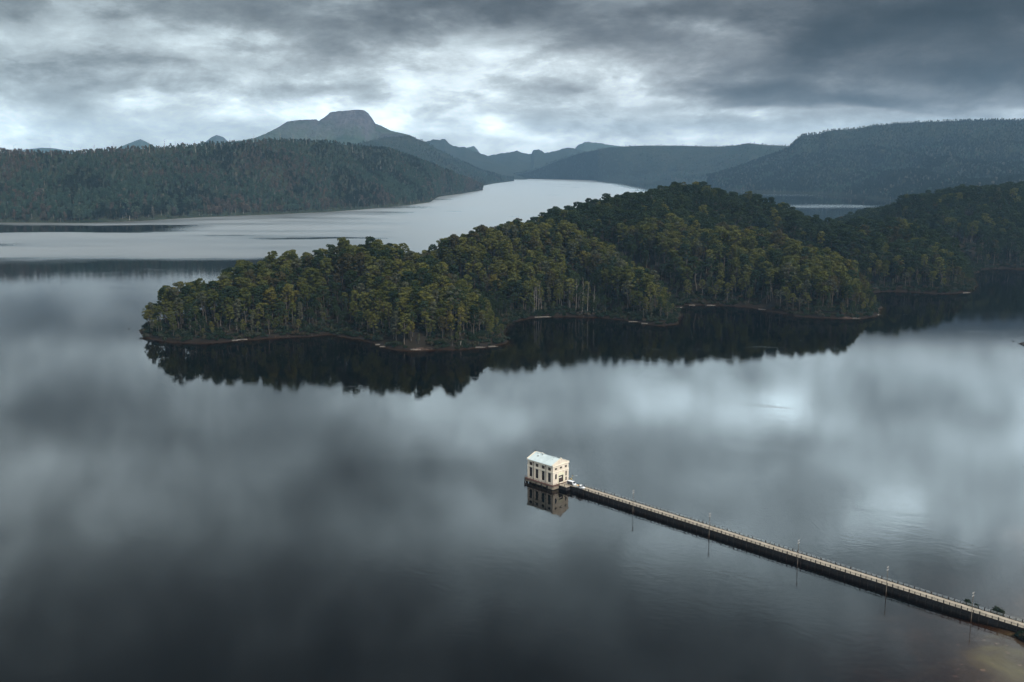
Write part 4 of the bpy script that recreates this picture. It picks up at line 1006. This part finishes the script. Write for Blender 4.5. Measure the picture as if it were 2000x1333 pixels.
# straw coloured plant by the house corner ---------------------------
rg = np.random.default_rng(44)
dp_ = empty('dry_plant', jw(2.6, 10.6, ZF), 0); tag(dp_, 'straw coloured straggly plant beside the right front corner of the pumphouse', 'plant')
st = MB(); lf = []
for i in range(7):
    a = i * .9; e_ = Vector((math.cos(a) * rg.uniform(.3, 1.0), math.sin(a) * rg.uniform(.3, 1.0), rg.uniform(1.1, 2.6)))
    if i == 2: e_ = Vector((.9, .5, 3.1))
    st.tube([(0, 0, .4), e_ * .5 + Vector((0, 0, .3)), e_], .05, .02, 5); lf.append(clump(tuple(e_), .42, .34, 26, .3, rg))
st.build('stem', M['straw'], dp_); lv, lf_ = stack(lf)
put('foliage', mesh_np('foliage', lv, lf_, [M['dryplant']]), dp_)
MB().tube([(0, 0, 0), (0, 0, .5)], .35, .45, 12).build('pot', M['conc'], dp_)

# piles, marker, rocks ----------------------------------------------
q = onz(1025.2, 942.0)
mp_ = empty('mooring_pile', q, YAW); tag(mp_, 'tall black mooring pile standing in the water behind the pumphouse', 'mooring pile')
MB().tube([(0, 0, -12), (0, 0, 2.35)], .42, .36, 10).build('pile', M['timber'], mp_)
MB().tube([(0, 0, 2.35), (0, 0, 2.55)], .40, .28, 10).build('cap', M['post'], mp_)
MB().box(.36, 2.9, -.12, .12, 1.75, 1.95).build('brace', M['timber'], mp_)
q = onz(921, 920)
mk = empty('marker_post', q, 0); tag(mk, 'thin dark marker post alone in the open water left of the pumphouse', 'marker post')
MB().tube([(0, 0, -12), (.05, 0, .8)], .11, .09, 8).build('stake', M['post'], mk); MB().tube([(.05, 0, .8), (.05, 0, 1.0)], .13, .05, 8).build('cap', M['post'], mk)
def rock(loc, r, seed, lab, m_='rock', grp=None, name='rock'):
    rg = np.random.default_rng(seed); V = []; Fs = []; nu, nv = 14, 9
    for j in range(nv + 1):
        ph = math.pi * j / nv
        for i in range(nu):
            th = 2 * math.pi * i / nu
            k = r * (.72 + .55 * float(vnoise(math.cos(th) * 1.6 + seed * 3.1 + 5, math.sin(th) * 1.6 + ph * 1.3, seed)))
            V.append((k * math.sin(ph) * math.cos(th) * 1.3, k * math.sin(ph) * math.sin(th), k * math.cos(ph) * .62))
    for j in range(nv):
        for i in range(nu): Fs.append((j*nu + i, j*nu + (i+1) % nu, (j+1)*nu + (i+1) % nu, (j+1)*nu + i))
    o_ = MB().add(V, Fs).build(name, M[m_], None, loc); o_.rotation_euler = (0, 0, seed); return tag(o_, lab, 'rock', grp)
for (px, py, r, lb) in ((1996.5, 672, 1.9, 'largest dark boulder breaking the water at the right edge'), (1999.5, 674.5, 1.6, 'dark boulder cut by the right edge, beside the largest'),
                        (1991, 672.3, .8, 'small dark rock just left of the two large boulders'), (1979, 667.2, .75, 'lone small dark rock farthest out from the right edge'),
                        (252, 643, .8, 'tiny dark rock in open water off the western headland tip'), (276, 646.5, 1.3, 'dark rock at the western headland waterline')):
    rock(Vector(onz(px, py)) + Vector((0, 0, .12)), r, int(px) % 97, lb, 'rock', 'rocks breaking the water')
rock(Vector(onz(307.5, 661.5)) + Vector((0, 0, .1)), .7, 31, 'small whitish rock in the shallows below the western headland', 'deadwood', 'rocks breaking the water')

# bushes by the landward end of the jetty -----------------------------
def bush(loc, r, h, seed, lab, name='bush', dark=True):
    rg = np.random.default_rng(seed); o_ = empty(name, loc, 0); tag(o_, lab, 'bush', 'bushes at the landward end of the jetty')
    st = MB(); lf = []
    for i in range(11):
        a = i * 2.4; rr = r * math.sqrt((i + .3) / 11); zc = h * (.85 - .45 * (rr / r)**2) * rg.uniform(.75, 1.05)
        c_ = (math.cos(a) * rr, math.sin(a) * rr, zc); st.tube([(0, 0, -1.2), (c_[0]*.4, c_[1]*.4, zc*.5), c_], .06, .02, 5)
        lf.append(clump(c_, r * .42, h * .22, 120, .26, rg)); lf.append(clump((c_[0], c_[1], zc * .5), r * .38, h * .25, 70, .26, rg))
    st.build('stems', M['post'], o_); v_, f_ = stack(lf); put('foliage', mesh_np('foliage', v_, f_, [M['shrub']]), o_)
for (px, py, r, h, lb) in ((1948, 1207, 2.2, 4.2, 'round dark green bush against the far railing of the jetty'), (1889, 1187, 1.5, 3.1, 'low dark bush behind the railing by the last utility pole'),
                           (1906, 1193, .8, 2.8, 'small dark tuft right of the last utility pole'), (1996, 1246, 1.9, 2.3, 'dark scrubby bush on the near shore at the right edge'), (2006, 1250, 2.2, 2.6, 'taller dark bush cut by the right edge below the jetty'), (2022, 1258, 2.4, 3.0, 'dark bush on the bank just outside the right edge')):
    bush(Vector(onz(px, py)) + Vector((0, 0, .15)), r, h, int(px), lb)

rg = np.random.default_rng(88); X_, Y_, Z_ = SH; k_ = rg.integers(0, X_.size, 5200); jx = rg.uniform(-2, 2, k_.size); jy = rg.uniform(-2, 2, k_.size)
P_ = np.stack([X_.ravel()[k_] + jx, Y_.ravel()[k_] + jy, Z_.ravel()[k_] - .1], -1); q_ = P_ - np.array(NEAR)
P_ = P_[(P_[:, 2] > .9) & ((q_ @ np.array(AY) < 3) | (q_ @ np.array(AY) > 13))]; n_ = len(P_)
scatter('undergrowth', P_, rg.integers(0, 5, n_), rg.uniform(.5, 1.5, n_), rg.uniform(0, 6.28, n_), PROTO_S, 'dark scrub on the bank at the landward end of the jetty')
# bleached logs and dead trunks ----------------------------------------
def log_at(px, py, L_, ang, lab, seed, tilt=.03, up=.25):
    rg = np.random.default_rng(seed); b_ = MB()
    b_.tube([(-L_/2, 0, 0), (0, rg.normal()*.15, .12), (L_/2, 0, 0)], .30, .14, 7)
    for k in range(4):
        x_ = rg.uniform(-.1, .5) * L_; a_ = rg.uniform(-1, 1); b_.tube([(x_, 0, .05), (x_ + .9, a_ * .9, rg.uniform(.1, .5)), (x_ + 1.9, a_ * 1.9, rg.uniform(.1, .8))], .10, .04, 5)
    for k in range(5):
        a_ = k * 1.26; b_.tube([(-L_/2, 0, 0), (-L_/2 - .35, math.cos(a_)*.55, math.sin(a_)*.55)], .12, .04, 5)
    o_ = b_.build('fallen_log', M['deadwood'], None, Vector(onz(px, py)) + Vector((0, 0, up)), True)
    o_.rotation_euler = (0, tilt, ang); tag(o_, lab, 'log', 'bleached logs along the headland shore')
LOGS = [(402, 667.5, 9, .05, 'bleached log lying at the west end of the pale log beach'), (425, 667, 8, .25, 'pale log second from the west on the log beach'), (452, 665.5, 12, .02, 'longest pale log along the middle of the log beach'),
        (474, 664, 9, .30, 'pale log slanting into the water on the log beach'), (497, 661.8, 9, .35, 'pale log with roots toward the east end of the log beach'), (516, 659.5, 7, .5, 'eastmost bleached log of the pale log beach'),
        (560, 657.6, 7, .1, 'short grey log in the dark inlet below the left headland'), (603, 655.6, 6, .0, 'small pale log at the back of the dark inlet'),
        (742, 673.5, 8, .45, 'upper of two pale logs slanting into water west of the red bank'), (752, 677.5, 9, .35, 'lower of two pale logs slanting into water west of the red bank'), (812, 683.6, 9, .0, 'grey log along the foot of the bare red bank'),
        (938, 679.2, 8, .1, 'pale log lying east of the twisted stump'), (962, 677.5, 7, .2, 'pale log at the rounded corner of the left headland'), (983, 660, 6, 1.2, 'pale log on the east flank of the left headland'),
        (1052, 620.2, 8, .25, 'bleached log at the back of the first cove'), (1068, 619.6, 9, .1, 'longer bleached log in the first cove'), (1150, 619, 12, .02, 'long pale log stretched along the shore east of the first cove'), (1236, 629, 8, .0, 'bleached log before the small middle point'),
        (1262, 632.5, 9, -.1, 'pale log on the shore of the small middle point'), (1328, 601.5, 8, .7, 'white log at the mouth of the second cove'), (1352, 596.8, 7, .1, 'pale log lying in the second cove'), (1388, 597.2, 8, .0, 'pale log midway along the second cove'),
        (1490, 605, 9, -.25, 'pale log below the long slope of the right point'), (1672, 622.4, 7, .0, 'small pale log at the foot of the right point'), (1712, 616, 8, .5, 'bleached log at the very tip of the right point'), (1888, 572.5, 9, .1, 'pale log at the tip of the shaded point at far right')]
for k, (px, py, L_, a_, lb) in enumerate(LOGS): log_at(px, py, L_, a_, lb, k)
st_ = MB(); st_.tube([(0, 0, -.3), (.2, 0, 3), (.9, .2, 6.5)], .42, .12, 7)
for k in range(6): a_ = k * 1.05; st_.tube([(0, 0, .5), (math.cos(a_) * 1.6, math.sin(a_) * 1.6, .1)], .2, .07, 5)
st_.tube([(.2, 0, 3), (1.4, .4, 4.2)], .14, .05, 5).tube([(.5, .1, 4.8), (-.3, .2, 6.2)], .12, .04, 5)
o_ = st_.build('dead_stump', M['deadwood'], None, Vector(onz(899, 680.5)) + Vector((0, 0, .2)), True); tag(o_, 'pale twisted stump with splayed roots at the left headland waterline', 'stump')
DEAD = [(1044, 1065, 30, 'left one of three white dead trunks behind the first cove'), (1048, 1062, 33, 'middle one of three white dead trunks behind the first cove'), (1053, 1066, 31, 'right one of three white dead trunks behind the first cove'),
        (1113, 1058, 30, 'leaning pale trunk at the left of the middle point cluster'), (1125, 1052, 36, 'tall pale trunk in the middle point cluster'), (1138, 1056, 37, 'tallest pale trunk at the heart of the middle point cluster'), (1148, 1060, 33, 'pale trunk right of the tallest in the middle point cluster'), (1160, 1056, 32, 'pale trunk at the right of the middle point cluster'),
        (1182, 1046, 10, 'short bare white snag at the waterline below the middle cluster'), (1257, 1036, 13, 'forked bare snag at the shore of the small middle point'), (1645, 1330, 28, 'white dead trunk in the dark wood behind the right point'), (1685, 1345, 36, 'tall pale branching trunk in the dark wood behind the right point'),
        (808, 905, 20, 'pale dead trunk with bare limbs near the red bank'), (855, 925, 27, 'bare branching white tree in the right part of the left headland'), (1505, 1130, 26, 'white dead trunk among olive crowns of the right point'), (1972, 1545, 24, 'pale trunk on the dark shore at the right edge')]
for k, (px, d_, h_, lb) in enumerate(DEAD):
    for _k in range(40):
        x_ = (px - 1000) / FPX * (d_ * cp_ + 150 * sp_); z_, _g = ground(np.array([x_]), np.array([float(d_)]))
        if _g[0] > (4 if h_ < 15 else 11): break
        d_ += 4
    o_ = put('dead_tree', SNAGP[k % 4], None, (x_, d_, float(z_[0]) - .3)); o_.rotation_euler = (0, 0, k * 1.3); q_ = h_ / 26; o_.scale = (q_ * .6, q_ * .6, q_)
    tag(o_, lb, 'dead tree', 'pale dead trees on the headland')
rg = np.random.default_rng(71)
spots = [(5, .96), (22, .93), (28, .95), (50, .9), (66, .9), (74, .88), (104, .97), (160, .97), (188, .97), (204, .4), (225, .95), (265, .93), (282, .93), (293, .95), (325, .96), (345, .97), (361, .93), (383, .90), (403, .88), (421, .93), (436, .88), (452, .96), (500, .95), (520, .94), (548, .95), (575, .96), (600, .95), (690, .86), (712, .8), (745, .72), (765, .65)]
HL = [(16, 'at the left frame edge'), (40, 'near the left frame edge'), (60, 'left of the low distant hump'), (90, 'below the low distant hump'), (135, 'right of the low distant hump'), (195, 'well left of the first small peak'), (215, 'at the left foot of the first small peak'),
      (245, 'below the left slope of the first small peak'), (275, 'below the first small peak'), (288, 'below the right slope of the first small peak'), (305, 'at the right foot of the first small peak'), (335, 'midway between the two small peaks'), (352, 'right of midway between the two small peaks'),
      (370, 'left of the second small peak'), (395, 'at the left foot of the second small peak'), (412, 'below the second small peak'), (430, 'below the right slope of the second small peak'), (445, 'at the right foot of the second small peak'), (470, 'between second peak and table mountain'),
      (510, 'at the left foot of the table mountain'), (535, 'below the left slope of the table mountain'), (560, 'below the shoulder of the table mountain'), (590, 'below the shoulder of the table mountain, farther right'), (640, 'below the saddle of the table mountain'),
      (700, 'low below the summit of the table mountain'), (730, 'on the right flank, upper left of three'), (755, 'on the right flank, middle of three'), (900, 'on the right flank, lowest of three')]
ncol = left_V.shape[1]
for k, (px, t_) in enumerate(spots):
    c_ = int((px + 160) / (943 + 160) * (ncol - 1)); r_ = min(49, int(t_ * 49)); p_ = left_V[r_, c_]
    o_ = put('dead_tree', SNAG[k % 4], None, (p_[0], p_[1], p_[2] - .5)); o_.rotation_euler = (0, 0, k); q_ = rg.uniform(1.0, 1.55); o_.scale = (q_ * 1.5, q_ * 1.5, q_)
    lb = 'lone white dead trunk low in the middle of the left hillside forest' if t_ < .5 else 'bleached trunk on the long hill ' + next(v for k_, v in HL if px < k_)
    tag(o_, lb, 'dead tree', 'bleached trunks on the long left hill')
# ------------------------------------------------------------------ haze
m_, t, out = mat('valley_haze')
pv = t.new('ShaderNodeVolumePrincipled'); pv.inputs['Color'].default_value = (.43, .70, 1.0, 1); pv.inputs['Density'].default_value = 4.9e-5
pv.inputs['Anisotropy'].default_value = 0.25
t.l.new(pv.outputs[0], out.inputs['Volume'])
hz = MB().box(XL - 200, XR + 200, YN - 200, YF + 200, -14.5, 780).build('haze', m_)
tag(hz, 'thin blue haze lying over the lake and mountains', None, None, 'stuff')

# gums that look alike: told apart by their order from left to right
same = {}
for o_ in list(bpy.data.objects):
    if o_.get('category') == 'tree': same.setdefault(o_['label'], []).append(o_)
for lb, os_ in same.items():
    if len(os_) < 2: continue
    os_.sort(key=lambda q: q.location.x / q.location.y); n_ = len(os_)
    for k, o_ in enumerate(os_):
        o_['label'] = ('leftmost' if k == 0 else 'rightmost' if k == n_ - 1 else 'middle' if n_ == 3 else ('second', 'third', 'fourth', 'fifth', 'sixth')[min(k - 1, 4)] + '-from-left') + ' ' + lb
